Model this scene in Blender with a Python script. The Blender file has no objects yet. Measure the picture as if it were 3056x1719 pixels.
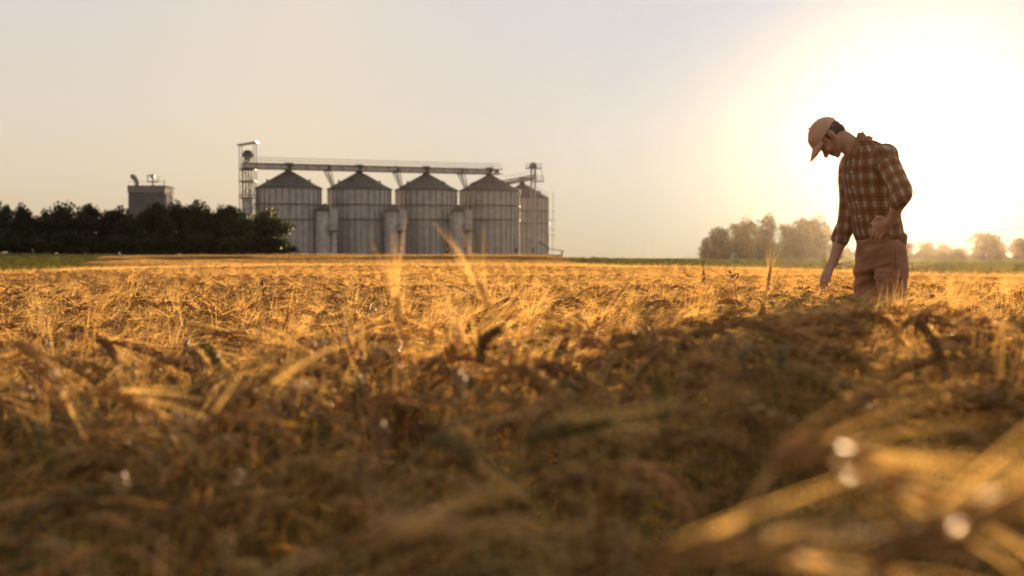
import bpy, math, random
import numpy as np
from mathutils import Vector, noise as mnoise
random.seed(7); RNG = np.random.default_rng(7)
R = math.radians
S = bpy.context.scene
COL = S.collection

# ------------------------------------------------------------------ camera, sky, sun, exposure
CAM_Z, FPX, CX, HY = 0.884, 4244.0, 1528.0, 770.0        # photo pixels: focal length, centre column, horizon row
cd = bpy.data.cameras.new('camera'); cam = bpy.data.objects.new('camera', cd); COL.objects.link(cam)
cam.location = (0, 0, CAM_Z)
cam.rotation_euler = (R(90) - math.atan((859.5 - HY) / FPX), 0, 0)
cd.lens, cd.sensor_width = 50, 36
cd.clip_start, cd.clip_end = 0.05, 5000
cd.dof.use_dof = True; cd.dof.focus_distance = 6.9; cd.dof.aperture_fstop = 4.0
S.camera = cam

SUN_AZ, SUN_EL = math.atan((2762 - CX) / FPX), math.atan((HY - 430) / FPX)
SDIR = Vector((math.sin(SUN_AZ) * math.cos(SUN_EL), math.cos(SUN_AZ) * math.cos(SUN_EL), math.sin(SUN_EL)))

W = bpy.data.worlds.new('World'); S.world = W; W.use_nodes = True
nt = W.node_tree; nt.nodes.clear()
def N(t, **kw):
    n = nt.nodes.new(t)
    for k, v in kw.items(): setattr(n, k, v)
    return n
out = N('ShaderNodeOutputWorld')
sky = N('ShaderNodeTexSky', sky_type='NISHITA', sun_disc=False, sun_elevation=SUN_EL, sun_rotation=SUN_AZ,
        air_density=1.0, dust_density=3.5, ozone_density=1.0)
hs = N('ShaderNodeHueSaturation'); hs.inputs['Saturation'].default_value = 0.3
nt.links.new(sky.outputs[0], hs.inputs['Color'])
b1 = N('ShaderNodeBackground'); b1.inputs['Strength'].default_value = 0.061
gm = N('ShaderNodeGamma'); gm.inputs['Gamma'].default_value = 0.15; nt.links.new(hs.outputs[0], gm.inputs['Color'])       # a soft, veiled sky
nt.links.new(gm.outputs[0], b1.inputs['Color'])
# thin bright morning overcast veil: pale grey-mauve overhead, warm at the horizon, whiter round the sun
tc = N('ShaderNodeTexCoord')
sep = N('ShaderNodeSeparateXYZ'); nt.links.new(tc.outputs['Generated'], sep.inputs[0])
rp = N('ShaderNodeValToRGB'); nt.links.new(sep.outputs['Z'], rp.inputs[0])
e = rp.color_ramp.elements
e[0].position, e[0].color = 0.0, (0.50, 0.34, 0.15, 1)
e[1].position, e[1].color = 1.0, (0.30, 0.31, 0.34, 1)
for p, c in ((0.025, (0.53, 0.40, 0.22, 1)), (0.055, (0.58, 0.46, 0.30, 1)), (0.10, (0.58, 0.49, 0.38, 1)), (0.167, (0.56, 0.49, 0.44, 1)), (0.4, (0.42, 0.40, 0.40, 1))):
    x = e.new(p); x.color = c
dot = N('ShaderNodeVectorMath', operation='DOT_PRODUCT'); nt.links.new(tc.outputs['Generated'], dot.inputs[0]); dot.inputs[1].default_value = SDIR
# the veil fades away from the sun's half of the sky
mr = N('ShaderNodeValToRGB'); nrm_ = N('ShaderNodeMath', operation='MULTIPLY_ADD'); nt.links.new(dot.outputs['Value'], nrm_.inputs[0]); nrm_.inputs[1].default_value = nrm_.inputs[2].default_value = 0.5
nt.links.new(nrm_.outputs[0], mr.inputs[0]); me_ = mr.color_ramp.elements
me_[0].position, me_[0].color = 0.2, (0.326, 0.294, 0.262, 1); me_[1].position, me_[1].color = 1.0, (0.20, 0.31, 0.44, 1)
for p, c in ((0.92, (0.475, 0.478, 0.478, 1)), (0.955, (0.516, 0.503, 0.462, 1)), (0.985, (0.385, 0.420, 0.472, 1))):
    x = me_.new(p); x.color = c
vm = N('ShaderNodeVectorMath', operation='MULTIPLY'); nt.links.new(rp.outputs[0], vm.inputs[0]); nt.links.new(mr.outputs[0], vm.inputs[1])
ac = N('ShaderNodeMath', operation='ARCCOSINE', use_clamp=False); nt.links.new(dot.outputs['Value'], ac.inputs[0])
def expo(scale, gain):
    m = N('ShaderNodeMath', operation='MULTIPLY'); nt.links.new(ac.outputs[0], m.inputs[0]); m.inputs[1].default_value = -1 / scale
    x = N('ShaderNodeMath', operation='EXPONENT'); nt.links.new(m.outputs[0], x.inputs[0])
    g = N('ShaderNodeMath', operation='MULTIPLY'); nt.links.new(x.outputs[0], g.inputs[0]); g.inputs[1].default_value = gain
    return g
b2 = N('ShaderNodeBackground'); nt.links.new(vm.outputs[0], b2.inputs['Color'])
b3 = N('ShaderNodeBackground'); b3.inputs['Color'].default_value = (1, 0.90, 0.76, 1); nt.links.new(expo(R(7), 0.06).outputs[0], b3.inputs['Strength'])
a1 = N('ShaderNodeAddShader'); a2 = N('ShaderNodeAddShader')
nt.links.new(b1.outputs[0], a1.inputs[0]); nt.links.new(b2.outputs[0], a1.inputs[1])
nt.links.new(a1.outputs[0], a2.inputs[0]); nt.links.new(b3.outputs[0], a2.inputs[1])
nt.links.new(a2.outputs[0], out.inputs['Surface'])

sl = bpy.data.lights.new('sun', 'SUN'); sun = bpy.data.objects.new('sun', sl); COL.objects.link(sun)
sl.energy, sl.angle, sl.color = 5.0, R(0.5), (1.0, 0.68, 0.36)
sun.rotation_euler = SDIR.to_track_quat('Z', 'Y').to_euler()
S.view_settings.view_transform = 'Standard'; S.view_settings.look = 'None'; S.view_settings.gamma = 1
S.view_settings.exposure = 1.1
S.cycles.use_denoising = True
S.cycles.max_bounces = 8; S.cycles.transmission_bounces = 5; S.cycles.diffuse_bounces = 4; S.cycles.volume_bounces = 0
S.cycles.sample_clamp_indirect = 6

HAZE_DENSITY, HAZE_G = 0.000036, 0.91

# ------------------------------------------------------------------ helpers
def at(px, py, Y):
    """photo pixel at distance Y -> world point"""
    return Vector(((px - CX) / FPX * Y, Y, CAM_Z + (HY - py) / FPX * Y))

def tag(o, label=None, cat=None, group=None, kind=None):
    if label: o['label'] = label
    if cat: o['category'] = cat
    if group: o['group'] = group
    if kind: o['kind'] = kind
    return o

def empty(name, loc, label=None, cat=None, group=None, rz=0):
    o = bpy.data.objects.new(name, None); COL.objects.link(o)
    o.location = loc; o.rotation_euler = (0, 0, rz); o.empty_display_size = 0.2
    return tag(o, label, cat, group)

class Geo:
    """collects vertices, faces and vertex colours of ONE mesh"""
    def __init__(s): s.v, s.f, s.c, s.a, s.n = [], [], [], [], 0
    def add(s, V, F, c=(1, 1, 1), al=1.0):
        V = np.asarray(V, float).reshape(-1, 3)
        s.v.append(V)
        C = np.empty((len(V), 3)); C[:] = c; s.c.append(C); s.a.append(np.full((len(V), 1), al))
        for q in F:
            q = np.asarray(q, np.int64)
            if q.size: s.f.append(q + s.n)
        s.n += len(V)
    def arrays(s):
        return np.concatenate(s.v), s.f, np.concatenate(s.c)
    def box(s, x0, x1, y0, y1, z0, z1, c=(1, 1, 1)):
        V = [(x0,y0,z0),(x1,y0,z0),(x1,y1,z0),(x0,y1,z0),(x0,y0,z1),(x1,y0,z1),(x1,y1,z1),(x0,y1,z1)]
        s.add(V, [[(0,3,2,1),(4,5,6,7),(0,1,5,4),(1,2,6,5),(2,3,7,6),(3,0,4,7)]], c)
    def tube(s, P, rad, n=8, c=(1, 1, 1), cap=True, al=1.0):
        P = np.asarray(P, float); k = len(P)
        rad = np.broadcast_to(np.asarray(rad, float), (k,))
        T = np.gradient(P, axis=0); T /= np.linalg.norm(T, axis=1)[:, None] + 1e-12
        ref = np.array((0.31, 0.87, 0.11)) if abs(T[0] @ np.array((0.31,0.87,0.11))) < 0.85 else np.array((0.9, 0.1, 0.3))
        U = np.cross(T, ref); U /= np.linalg.norm(U, axis=1)[:, None]; Bv = np.cross(T, U)
        a = np.arange(n) * 2 * math.pi / n
        V = P[:, None] + rad[:, None, None] * (np.cos(a)[None, :, None] * U[:, None] + np.sin(a)[None, :, None] * Bv[:, None])
        i = np.arange(k - 1)[:, None] * n; j = np.arange(n)[None]; j2 = (j + 1) % n
        Q = np.stack([i + j, i + j2, i + n + j2, i + n + j], -1).reshape(-1, 4)
        F = [Q]
        if cap: F += [np.array([list(range(n))[::-1]]), np.array([[(k - 1) * n + t for t in range(n)]])]
        s.add(V.reshape(-1, 3), F, c, al)
    def bar(s, p, q, r=0.05, n=4, c=(1, 1, 1)): s.tube([p, q], [r, r], n, c)
    def lathe(s, prof, n=32, c=(1, 1, 1), centre=(0, 0)):
        prof = np.asarray(prof, float); k = len(prof); a = np.arange(n) * 2 * math.pi / n
        V = np.empty((k, n, 3)); V[:, :, 0] = centre[0] + prof[:, :1] * np.cos(a); V[:, :, 1] = centre[1] + prof[:, :1] * np.sin(a); V[:, :, 2] = prof[:, 1:]
        i = np.arange(k - 1)[:, None] * n; j = np.arange(n)[None]; j2 = (j + 1) % n
        s.add(V.reshape(-1, 3), [np.stack([i + j, i + j2, i + n + j2, i + n + j], -1).reshape(-1, 4)], c)
    def mesh(s, name, mat, smooth=False):
        V, F, C = s.arrays()
        me = bpy.data.meshes.new(name)
        tot = np.concatenate([np.full(len(f), f.shape[1]) for f in F]); idx = np.concatenate([f.ravel() for f in F])
        me.vertices.add(len(V)); me.vertices.foreach_set('co', V.ravel().astype(np.float32))
        me.loops.add(len(idx)); me.loops.foreach_set('vertex_index', idx.astype(np.int32))
        me.polygons.add(len(tot)); st = np.concatenate([[0], np.cumsum(tot)[:-1]])
        me.polygons.foreach_set('loop_start', st.astype(np.int32)); me.polygons.foreach_set('loop_total', tot.astype(np.int32))
        me.polygons.foreach_set('use_smooth', np.full(len(tot), smooth))
        at_ = me.attributes.new('col', 'FLOAT_COLOR', 'POINT')
        at_.data.foreach_set('color', np.concatenate([C, np.concatenate(s.a) if s.a else np.ones((len(C), 1))], 1).ravel().astype(np.float32))
        me.update(calc_edges=True); me.validate()
        if mat: me.materials.append(mat)
        return me
    def obj(s, name, mat, parent=None, smooth=False):
        return mobj(name, s.mesh(name, mat, smooth), parent)

def mobj(name, me, parent=None):
    o = bpy.data.objects.new(name, me); COL.objects.link(o)
    if parent: o.parent = parent
    return o

def copy_tree(o, parent=None):
    c = o.copy(); COL.objects.link(c)
    if parent: c.parent = parent
    for ch in list(o.children): copy_tree(ch, c)
    return c

# ------------------------------------------------------------------ materials
def mat(name, color=(0.5, 0.5, 0.5), rough=0.6, metal=0.0, transl=0.0, tcol=None, attr=False, noise=None, var=0.0, spec=0.4, bump=None, lo=0.7, hi=1.2, rnd=0.0, alpha=False):
    m = bpy.data.materials.new(name); m.use_nodes = True; t = m.node_tree; nd, lk = t.nodes, t.links
    p = nd['Principled BSDF']; p.inputs['Roughness'].default_value = rough; p.inputs['Metallic'].default_value = metal
    p.inputs['Specular IOR Level'].default_value = spec
    if attr:
        a = nd.new('ShaderNodeAttribute'); a.attribute_name = 'col'; src = a.outputs['Color']
    else:
        a = nd.new('ShaderNodeRGB'); a.outputs[0].default_value = (*color, 1); src = a.outputs[0]
    def mul(src, fac):
        v = nd.new('ShaderNodeVectorMath'); v.operation = 'SCALE'; lk.new(src, v.inputs[0]); lk.new(fac, v.inputs['Scale']); return v.outputs[0]
    if noise:
        g = nd.new('ShaderNodeNewGeometry') if var == 0 else nd.new('ShaderNodeTexCoord')
        n = nd.new('ShaderNodeTexNoise'); n.inputs['Scale'].default_value = noise; n.inputs['Detail'].default_value = 5
        lk.new(g.outputs['Position'] if var == 0 else g.outputs['Object'], n.inputs['Vector'])
        r = nd.new('ShaderNodeMapRange'); lk.new(n.outputs['Fac'], r.inputs[0]); r.inputs[1].default_value = 0.3; r.inputs[2].default_value = 0.7
        r.inputs[3].default_value = lo; r.inputs[4].default_value = hi
        src = mul(src, r.outputs[0])
        if bump:
            b = nd.new('ShaderNodeBump'); b.inputs['Strength'].default_value = bump; b.inputs['Distance'].default_value = 0.02
            lk.new(n.outputs['Fac'], b.inputs['Height']); lk.new(b.outputs[0], p.inputs['Normal'])
    if rnd:
        oi = nd.new('ShaderNodeObjectInfo'); r = nd.new('ShaderNodeMapRange'); lk.new(oi.outputs['Random'], r.inputs[0])
        r.inputs[3].default_value = 1 - rnd; r.inputs[4].default_value = 1 + rnd
        src = mul(src, r.outputs[0])
    lk.new(src, p.inputs['Base Color'])
    if transl:
        tr = nd.new('ShaderNodeBsdfTranslucent'); mx = nd.new('ShaderNodeMixShader'); mx.inputs[0].default_value = transl
        if attr and alpha:
            am = nd.new('ShaderNodeMath'); am.operation = 'MULTIPLY'; lk.new(a.outputs['Alpha'], am.inputs[0]); am.inputs[1].default_value = transl; lk.new(am.outputs[0], mx.inputs[0])
        if tcol:
            v = nd.new('ShaderNodeVectorMath'); v.operation = 'MULTIPLY'; lk.new(src, v.inputs[0]); v.inputs[1].default_value = tcol; lk.new(v.outputs[0], tr.inputs[0])
        else: lk.new(src, tr.inputs[0])
        lk.new(p.outputs[0], mx.inputs[1]); lk.new(tr.outputs[0], mx.inputs[2]); lk.new(mx.outputs[0], nd['Material Output'].inputs['Surface'])
    return m

M = {}
M['barley'] = mat('barley', attr=True, rough=0.56, transl=0.62, tcol=(1.45, 1.27, 0.9), spec=0.25, alpha=True, rnd=0.12)
M['leaf'] = mat('foliage', attr=True, rough=0.55, transl=0.35, tcol=(1.3, 1.3, 0.6), spec=0.3, rnd=0.15)
M['bark'] = mat('bark', (0.09, 0.065, 0.045), 0.9, noise=3.0, var=1)
M['soil'] = mat('soil', (0.12, 0.08, 0.045), 0.95, noise=1.2, bump=0.5)
M['steel'] = mat('galvanised_steel', (0.53, 0.505, 0.50), 0.55, 0.3, noise=0.6, var=1, lo=0.82, hi=1.12)
M['roofsteel'] = mat('weathered_roof_steel', (0.11, 0.09, 0.082), 0.75, 0.1, noise=0.5, var=1, lo=0.8, hi=1.15)
def streaks(m, sx, sz, lo, hi):
    t = m.node_tree; nd, lk = t.nodes, t.links; p = nd['Principled BSDF']; src = p.inputs['Base Color'].links[0].from_socket
    tcn = nd.new('ShaderNodeTexCoord'); mp = nd.new('ShaderNodeMapping'); mp.inputs['Scale'].default_value = (sx, sx, sz); lk.new(tcn.outputs['Object'], mp.inputs[0])
    n = nd.new('ShaderNodeTexNoise'); n.inputs['Scale'].default_value = 1; n.inputs['Detail'].default_value = 3; lk.new(mp.outputs[0], n.inputs['Vector'])
    r = nd.new('ShaderNodeMapRange'); lk.new(n.outputs['Fac'], r.inputs[0]); r.inputs[1].default_value = .35; r.inputs[2].default_value = .65; r.inputs[3].default_value = lo; r.inputs[4].default_value = hi
    v = nd.new('ShaderNodeVectorMath'); v.operation = 'SCALE'; lk.new(src, v.inputs[0]); lk.new(r.outputs[0], v.inputs['Scale']); lk.new(v.outputs[0], p.inputs['Base Color'])
streaks(M['steel'], 1.1, .04, .8, 1.12)
M['ribsteel'] = mat('rusty_rib_steel', (0.34, 0.31, 0.30), 0.7, 0.2, noise=0.4, var=1)
M['darksteel'] = mat('painted_dark_steel', (0.16, 0.14, 0.13), 0.6, 0.3, noise=1.0, var=1)
M['palesteel'] = mat('pale_steel', (0.6, 0.57, 0.56), 0.5, 0.3, noise=1.0, var=1)
M['cladding'] = mat('grey_cladding', (0.19, 0.17, 0.17), 0.7, noise=0.8, var=1, lo=0.85, hi=1.1)
M['palecladding'] = mat('light_grey_cladding', (0.30, 0.27, 0.27), 0.7, noise=0.8, var=1, lo=0.85, hi=1.1)

# ------------------------------------------------------------------ terrain
CP = np.array([(0,0,0),(2,8,0),(-3,8,0),(0,-8,0),(-8,0,-.02),(8,0,.02),(4.5,8,.03),(-10.8,30,-.14),(-4,30,.05),(0,30,.03),(4,30,-.02),(-25,90,.26),(-14,92,.42),(-6,92,.45),(0,92,.45),
    (2.1,82,.06),(5.5,52,-.18),(10,35,-.24),(16,45,-.22),(5,22,-.07),(8,26,-.14),(3,45,-.12),(25,70,-.05),(10,110,.02),(-6,140,.2),(-20,150,.2),(-46,150,.75),(-62,160,.8),(-30,175,.45),(-22,60,-.15),(-60,60,-.5),
    (-40,270,0),(0,290,0),(30,200,.12),(60,200,.12),(40,320,.20),(120,320,.20),(80,120,.1),(-120,200,.8),(-100,0,-.4),(100,0,.1),(0,-60,0),(-60,-60,-.3),(60,-60,0),(-150,400,.3),(0,500,0),(200,500,.1)], float)
def _tps():
    P = CP[:, :2] / 50; n = len(P)
    d = np.linalg.norm(P[:, None] - P[None], axis=2); K = np.where(d > 0, d * d * np.log(d + 1e-9), 0) + np.eye(n) * 0.002
    Q = np.concatenate([np.ones((n, 1)), P], 1)
    A = np.block([[K, Q], [Q.T, np.zeros((3, 3))]])
    return np.linalg.solve(A, np.concatenate([CP[:, 2], np.zeros(3)]))
TW = _tps()
def hgt(x, y):
    x = np.asarray(x, float); y = np.asarray(y, float)
    P = np.stack([x, y], -1) / 50
    d = np.linalg.norm(P[..., None, :] - CP[:, :2] / 50, axis=-1)
    z = (np.where(d > 0, d * d * np.log(d + 1e-9), 0) @ TW[:len(CP)]) + TW[-3] + TW[-2] * P[..., 0] + TW[-1] * P[..., 1]
    far = np.clip((np.hypot(x, y - 150) - 220) / 150, 0, 1)
    return np.clip(z * (1 - far) + 0.1 * far, -1.2, 1.2)

def axis(lo, hi, fine_lo, fine_hi, fine, coarse):
    return np.unique(np.concatenate([np.arange(fine_lo, fine_hi, fine), np.linspace(lo, fine_lo, max(2, int((fine_lo - lo) / coarse))), np.linspace(fine_hi, hi, max(2, int((hi - fine_hi) / coarse)))]))
gx, gy = axis(-330, 330, -60, 60, 2.0, 20), axis(-50, 440, -10, 180, 2.0, 20)
GX, GY = np.meshgrid(gx, gy); GZ = hgt(GX, GY)
g = Geo(); nx = len(gx)
i, j = np.meshgrid(np.arange(len(gy) - 1), np.arange(nx - 1), indexing='ij')
g.add(np.stack([GX, GY, GZ], -1).reshape(-1, 3), [np.stack([i * nx + j, i * nx + j + 1, (i + 1) * nx + j + 1, (i + 1) * nx + j], -1).reshape(-1, 4)])
tag(g.obj('ground', M['soil'], smooth=True), kind='structure')

# ------------------------------------------------------------------ grain silos
def silo_parts(root, rad, eave, peak):
    g = Geo()
    n = 72
    prof = [(rad, -0.5)]
    z = 0.0
    while z < eave - 0.12: prof += [(rad, z), (rad - 0.035, z + 0.11)]; z += 0.22          # corrugated sheet
    prof += [(rad, eave)]
    g.lathe(prof, n); wall = g.obj('wall', M['steel'], root, True)
    g = Geo()
    for k in range(30):
        a = 2 * math.pi * (k + 0.3) / 30; w = 0.09
        ca, sa = math.cos(a), math.sin(a); r0, r1 = rad - 0.02, rad + 0.11
        P = [(r, t) for r, t in ((r0, -w), (r1, -w), (r1, w), (r0, w))]
        V = [(r * ca - t * sa, r * sa + t * ca, zz) for zz in (0, eave - 0.02) for r, t in P]
        g.add(V, [[(0,1,5,4),(1,2,6,5),(2,3,7,6),(3,0,4,7),(4,5,6,7)]])
    g.obj('stiffeners', M['ribsteel'], root)
    for zf in (0.57, 0.775):
        g = Geo(); z = eave * zf
        g.lathe([(rad + 0.1, z - 0.09), (rad + 0.22, z - 0.09), (rad + 0.22, z + 0.09), (rad + 0.1, z + 0.09), (rad + 0.1, z - 0.09)], n)
        g.obj('wind_ring', M['darksteel'], root)
    g = Geo()
    g.lathe([(rad - 0.1, eave - 0.05), (rad + 0.28, eave - 0.12), (rad + 0.25, eave + 0.06), (0.7, peak), (0.02, peak + 0.05)], n)
    roof = g.obj('roof', M['roofsteel'], root)
    g = Geo()
    for k in range(24):                                                                        # radial roof seams
        a = 2 * math.pi * k / 24
        g.bar((rad * math.cos(a), rad * math.sin(a), eave + 0.1), (0.8 * math.cos(a), 0.8 * math.sin(a), peak + 0.03), 0.05)
    g.obj('roof_seams', M['roofsteel'], roof)
    for k in range(6):                                                                         # roof vents
        a = 2 * math.pi * (k + 0.05) / 6; f = 0.36; r = rad * (1 - f); zz = eave + (peak - eave) * f * rad / (rad - 0.7) * 0.98
        g = Geo(); g.tube([(r * math.cos(a), r * math.sin(a), zz - 0.1), (r * math.cos(a), r * math.sin(a), zz + 0.28), ((r + .25) * math.cos(a), (r + .25) * math.sin(a), zz + 0.36)], [0.22, 0.22, 0.26], 8)
        g.obj('roof_vent', M['roofsteel'], roof)
    g = Geo(); g.lathe([(0.8, peak - 0.1), (0.72, peak + 0.35), (0.45, peak + 0.6), (0.9, peak + 1.25), (0.9, peak + 1.7), (0.02, peak + 1.72)], 14)
    g.obj('inlet_hopper', M['darksteel'], root)
    g = Geo()                                                                                  # door low on the wall
    a = -1.15
    g.tube([((rad + 0.05) * math.cos(a), (rad + 0.05) * math.sin(a), 1.7), ((rad + 0.2) * math.cos(a), (rad + 0.2) * math.sin(a), 1.7)], [0.55, 0.5], 12)
    g.obj('manhole_hatch', M['darksteel'], root)

SG = 'corrugated grain silos in a row'
ROW = []
Ds = (264.0, 271.7, 279.3, 287.0); Xs = (-41.4, -29.1, -16.8, -4.5); eyp = (563, 566, 569, 571); pyp = (514, 523, 526, 530)
labs = ('corrugated steel silo half hidden by the dark round tree', 'corrugated steel silo second from the lattice tower',
        'corrugated steel silo third from the lattice tower', 'corrugated steel silo overlapping the smaller one behind it')
proto = None
for k in range(4):
    ez, pz = at(0, eyp[k], Ds[k]).z, at(0, pyp[k], Ds[k]).z
    if proto is None:
        EAVE, PEAK = 13.6, 13.6 + (pz - ez)
        proto = empty('grain_silo', (0, 0, 0)); silo_parts(proto, 6.0, EAVE, PEAK); o = proto
    else: o = copy_tree(proto)
    o.location = (Xs[k], Ds[k], ez - EAVE); o.rotation_euler.z = k * 0.21
    tag(o, labs[k], 'silo', SG); ROW.append((Xs[k], Ds[k], ez, pz))
o = copy_tree(proto); D5 = 318
ez5 = at(0, 592, D5).z; o.scale = (0.98, 0.98, 0.98); o.location = ((1559 - CX) / FPX * D5, D5, ez5 - EAVE * 0.98)
tag(o, 'paler silo standing behind the row with a handrail up its roof', 'silo', SG)
g = Geo()                                                                                      # handrail up its roof and ladder down the side
rr = 5.9
for t in np.linspace(0.15, 1, 9):
    g.bar((rr * t, -1.0, EAVE + (PEAK - EAVE) * (1 - t)), (rr * t, -1.0, EAVE + (PEAK - EAVE) * (1 - t) + 1.1), 0.03)
for dz in (0.55, 1.1): g.bar((rr * .15, -1.0, EAVE + (PEAK - EAVE) * .85 + dz), (rr, -1.0, EAVE + dz), 0.03)
g.obj('handrail', M['palesteel'], o)
g = Geo()
for y in (-0.3, 0.3): g.bar((6.9, y, 0), (6.9, y, EAVE + 1.5), 0.04)
for z in np.arange(0.3, EAVE + 1.3, 0.45): g.bar((6.9, -0.3, z), (6.9, 0.3, z), 0.03)
for z in (5.2, 6.4, 8.6, 10.5): g.box(6.1, 7.6, -0.7, 0.7, z, z + 0.09)
for z in np.arange(2.5, EAVE + 1.2, 0.9): g.tube([(6.9, -0.3, z), (7.5, -0.25, z), (7.5, 0.25, z), (6.9, 0.3, z)], 0.02, 4)
g.obj('caged_ladder', M['palesteel'], o)

# smaller silos standing in front of the gaps
SS = None
for k, lab in enumerate(('small service silo in front of the gap beside the tree-hidden silo', 'small service silo between the second and third large silos',
                         'small service silo between the third and fourth large silos')):
    px = (970, 1175, 1371)[k]; D = (262, 268, 275)[k] - 1.0
    p = at(px, 630 + k * 1.5, D)
    if SS is None:
        SS = empty('service_silo', (0, 0, 0))
        g = Geo(); H = 8.9
        pr = [(1.75, 0)]
        for z in np.arange(0, H, 0.2): pr += [(1.75, z), (1.72, z + 0.1)]
        g.lathe(pr + [(1.75, H)], 32); g.obj('wall', M['palesteel'], SS, True)
        g = Geo(); g.lathe([(1.7, H - .03), (1.95, H - .08), (0.3, H + 1.35), (0.02, H + 1.4)], 32); g.obj('roof', M['roofsteel'], SS)
        g = Geo(); g.box(1.2, 2.5, -2.0, -0.7, 5.4, H + 0.3); g.box(1.05, 2.65, -2.15, -0.55, H + 0.3, H + 0.42); g.obj('filter_box', M['steel'], SS)
        g = Geo(); g.box(0.7, 2.9, -2.6, -0.5, 5.2, 5.38)
        for x in (0.75, 2.85):
            for y in (-2.55, -1.0): g.bar((x, y, 5.3), (x, y, 6.4), 0.04)
        g.bar((.75, -2.55, 6.35), (2.85, -2.55, 6.35), .04); g.bar((.75, -2.55, 5.85), (2.85, -2.55, 5.85), .03); g.obj('platform', M['darksteel'], SS)
        g = Geo(); g.tube([(1.9, -1.4, 5.3), (1.9, -1.4, 1.5), (1.9, -1.4, -0.5)], 0.5, 12); g.obj('downpipe', M['palesteel'], SS)
        o = SS; H0 = H
    else: o = copy_tree(SS)
    o.location = (p.x, D, p.z - H0); tag(o, lab, 'silo', 'small service silos')

# conveyor bridge over the silo row
d = Vector((Xs[3] - Xs[0], Ds[3] - Ds[0], 0)); d.normalize(); nrm = Vector((-d.y, d.x, 0))
br = empty('conveyor_bridge', (Xs[0], Ds[0], 0), 'long conveyor bridge with handrail running over the silo tops', 'conveyor')
zb0, zb1 = at(0, 506, Ds[0]).z, at(0, 520, Ds[3]).z
L0, L1 = -9.0, (Vector((Xs[3], Ds[3], 0)) - Vector((Xs[0], Ds[0], 0))).length + 2.6
LL = L1 - 2.6
def bp(s, off=0.0, dz=0.0):
    q = d * s + nrm * off; return (q.x, q.y, zb0 + (zb1 - zb0) * s / LL + dz)
g = Geo()
for off in (-0.75, 0.75):
    for dz in (0.0, 0.95): g.tube([bp(L0, off, dz), bp(L1, off, dz)], [0.10, 0.10], 4)
for s in np.arange(L0, L1, 2.45):
    for off in (-0.75, 0.75): g.bar(bp(s, off, 0), bp(s, off, 0.95), 0.07)
    g.bar(bp(s, -0.75, 0), bp(s, 0.75, 0), 0.07)
g.obj('girder', M['darksteel'], br)
g = Geo()
V = [bp(s, off, dz) for s in (L0, L1 - 3.0) for off, dz in ((-.5, .2), (.5, .2), (.5, .78), (-.5, .78))]
g.add(V, [[(0,1,5,4),(1,2,6,5),(2,3,7,6),(3,0,4,7),(0,3,2,1),(4,5,6,7)]]); g.obj('conveyor_trough', M['palesteel'], br)
g = Geo()
for off in (-0.8, 0.8):
    for dz in (1.55, 2.05): g.bar(bp(L0, off, dz), bp(L1, off, dz), 0.028)
    for s in np.arange(L0, L1 + .1, 1.6): g.bar(bp(s, off, 0.9), bp(s, off, 2.05), 0.03)
g.obj('handrail', M['palesteel'], br)
g = Geo(); q = bp(L1 - 0.9, 0, 0.1); g.tube([(q[0] - .5, q[1], q[2] + .5), (q[0] + .5, q[1], q[2] + .5)], [0.4, 0.4], 10); g.obj('drive_motor', M['darksteel'], br)
for k in range(3):                                                                             # raking supports between the silos
    s = LL * (k + 0.54) / 3; g = Geo()
    q = bp(s, 0, 0); e0 = ROW[k + 1]
    foot = (d * (s + 1.6)); fz = e0[2] - 0.6
    for off in (-0.55, 0.55):
        g.bar(bp(s - 0.5, off, 0), (foot.x + nrm.x * off * .4, foot.y + nrm.y * off * .4, fz), 0.12); g.bar(bp(s + 0.5, off, 0), (foot.x + nrm.x * off * .4, foot.y + nrm.y * off * .4, fz), 0.10)
    for t in (0.3, 0.6): g.bar(bp(s - .5 + 2.1 * t, -.5, -(q[2] - fz) * t), bp(s + .5 + 1.1 * t, .5, -(q[2] - fz) * t), 0.05)
    g.box(q[0] - .55, q[0] + .55, q[1] - .5, q[1] + .5, q[2] - .2, q[2] + 1.1)
    g.obj('raking_support', M['darksteel'], br)

# lattice elevator tower at the left end of the bridge
Dt = 262.0; t0 = at(741, 770, Dt)
tw = empty('elevator_tower', (t0.x, Dt, 0), 'open lattice elevator tower with slanted roof left of the silos', 'tower')
zt = at(0, 431, Dt).z; w = 1.32
def tz(y): return at(0, y, Dt).z
g = Geo()
for sx in (-1, 1):
    for sy in (-1, 1): g.tube([(sx * w, sy * w, -0.5), (sx * w, sy * w, zt + (0.25 * sx))], 0.10, 4)
zs = np.linspace(0.5, tz(506), 8)
for k in range(7):
    for s in (-1, 1):
        g.bar((-w, s * w, zs[k]), (w, s * w, zs[k + 1] if k % 2 else zs[k]), 0.05)
        g.bar((-w, s * w, zs[k]), (w, s * w, zs[k]), 0.06); g.bar((s * w, -w, zs[k]), (s * w, w, zs[k]), 0.06)
        g.bar((s * w, -w, zs[k]), (s * w, w, zs[k + 1]), 0.05)
        g.bar((-w, s * w, zs[k + (k + 1) % 2]), (w, s * w, zs[k + k % 2]), 0.045)
g.obj('lattice_frame', M['palesteel'], tw)
for zz in (tz(506), tz(590), tz(540)):
    g = Geo(); g.box(-w - .1, w + .1, -w - .1, w + .1, zz - .12, zz); g.obj('landing', M['darksteel'], tw)
g = Geo(); sl_ = 0.16
V = [(x, y, zt + x * sl_ + dz) for dz in (0, .16) for x, y in ((-1.75, -1.6), (1.75, -1.6), (1.75, 1.6), (-1.75, 1.6))]
g.add(V, [[(0,3,2,1),(4,5,6,7),(0,1,5,4),(1,2,6,5),(2,3,7,6),(3,0,4,7)]]); g.obj('slanted_roof', M['palesteel'], tw)
g = Geo()
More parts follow.
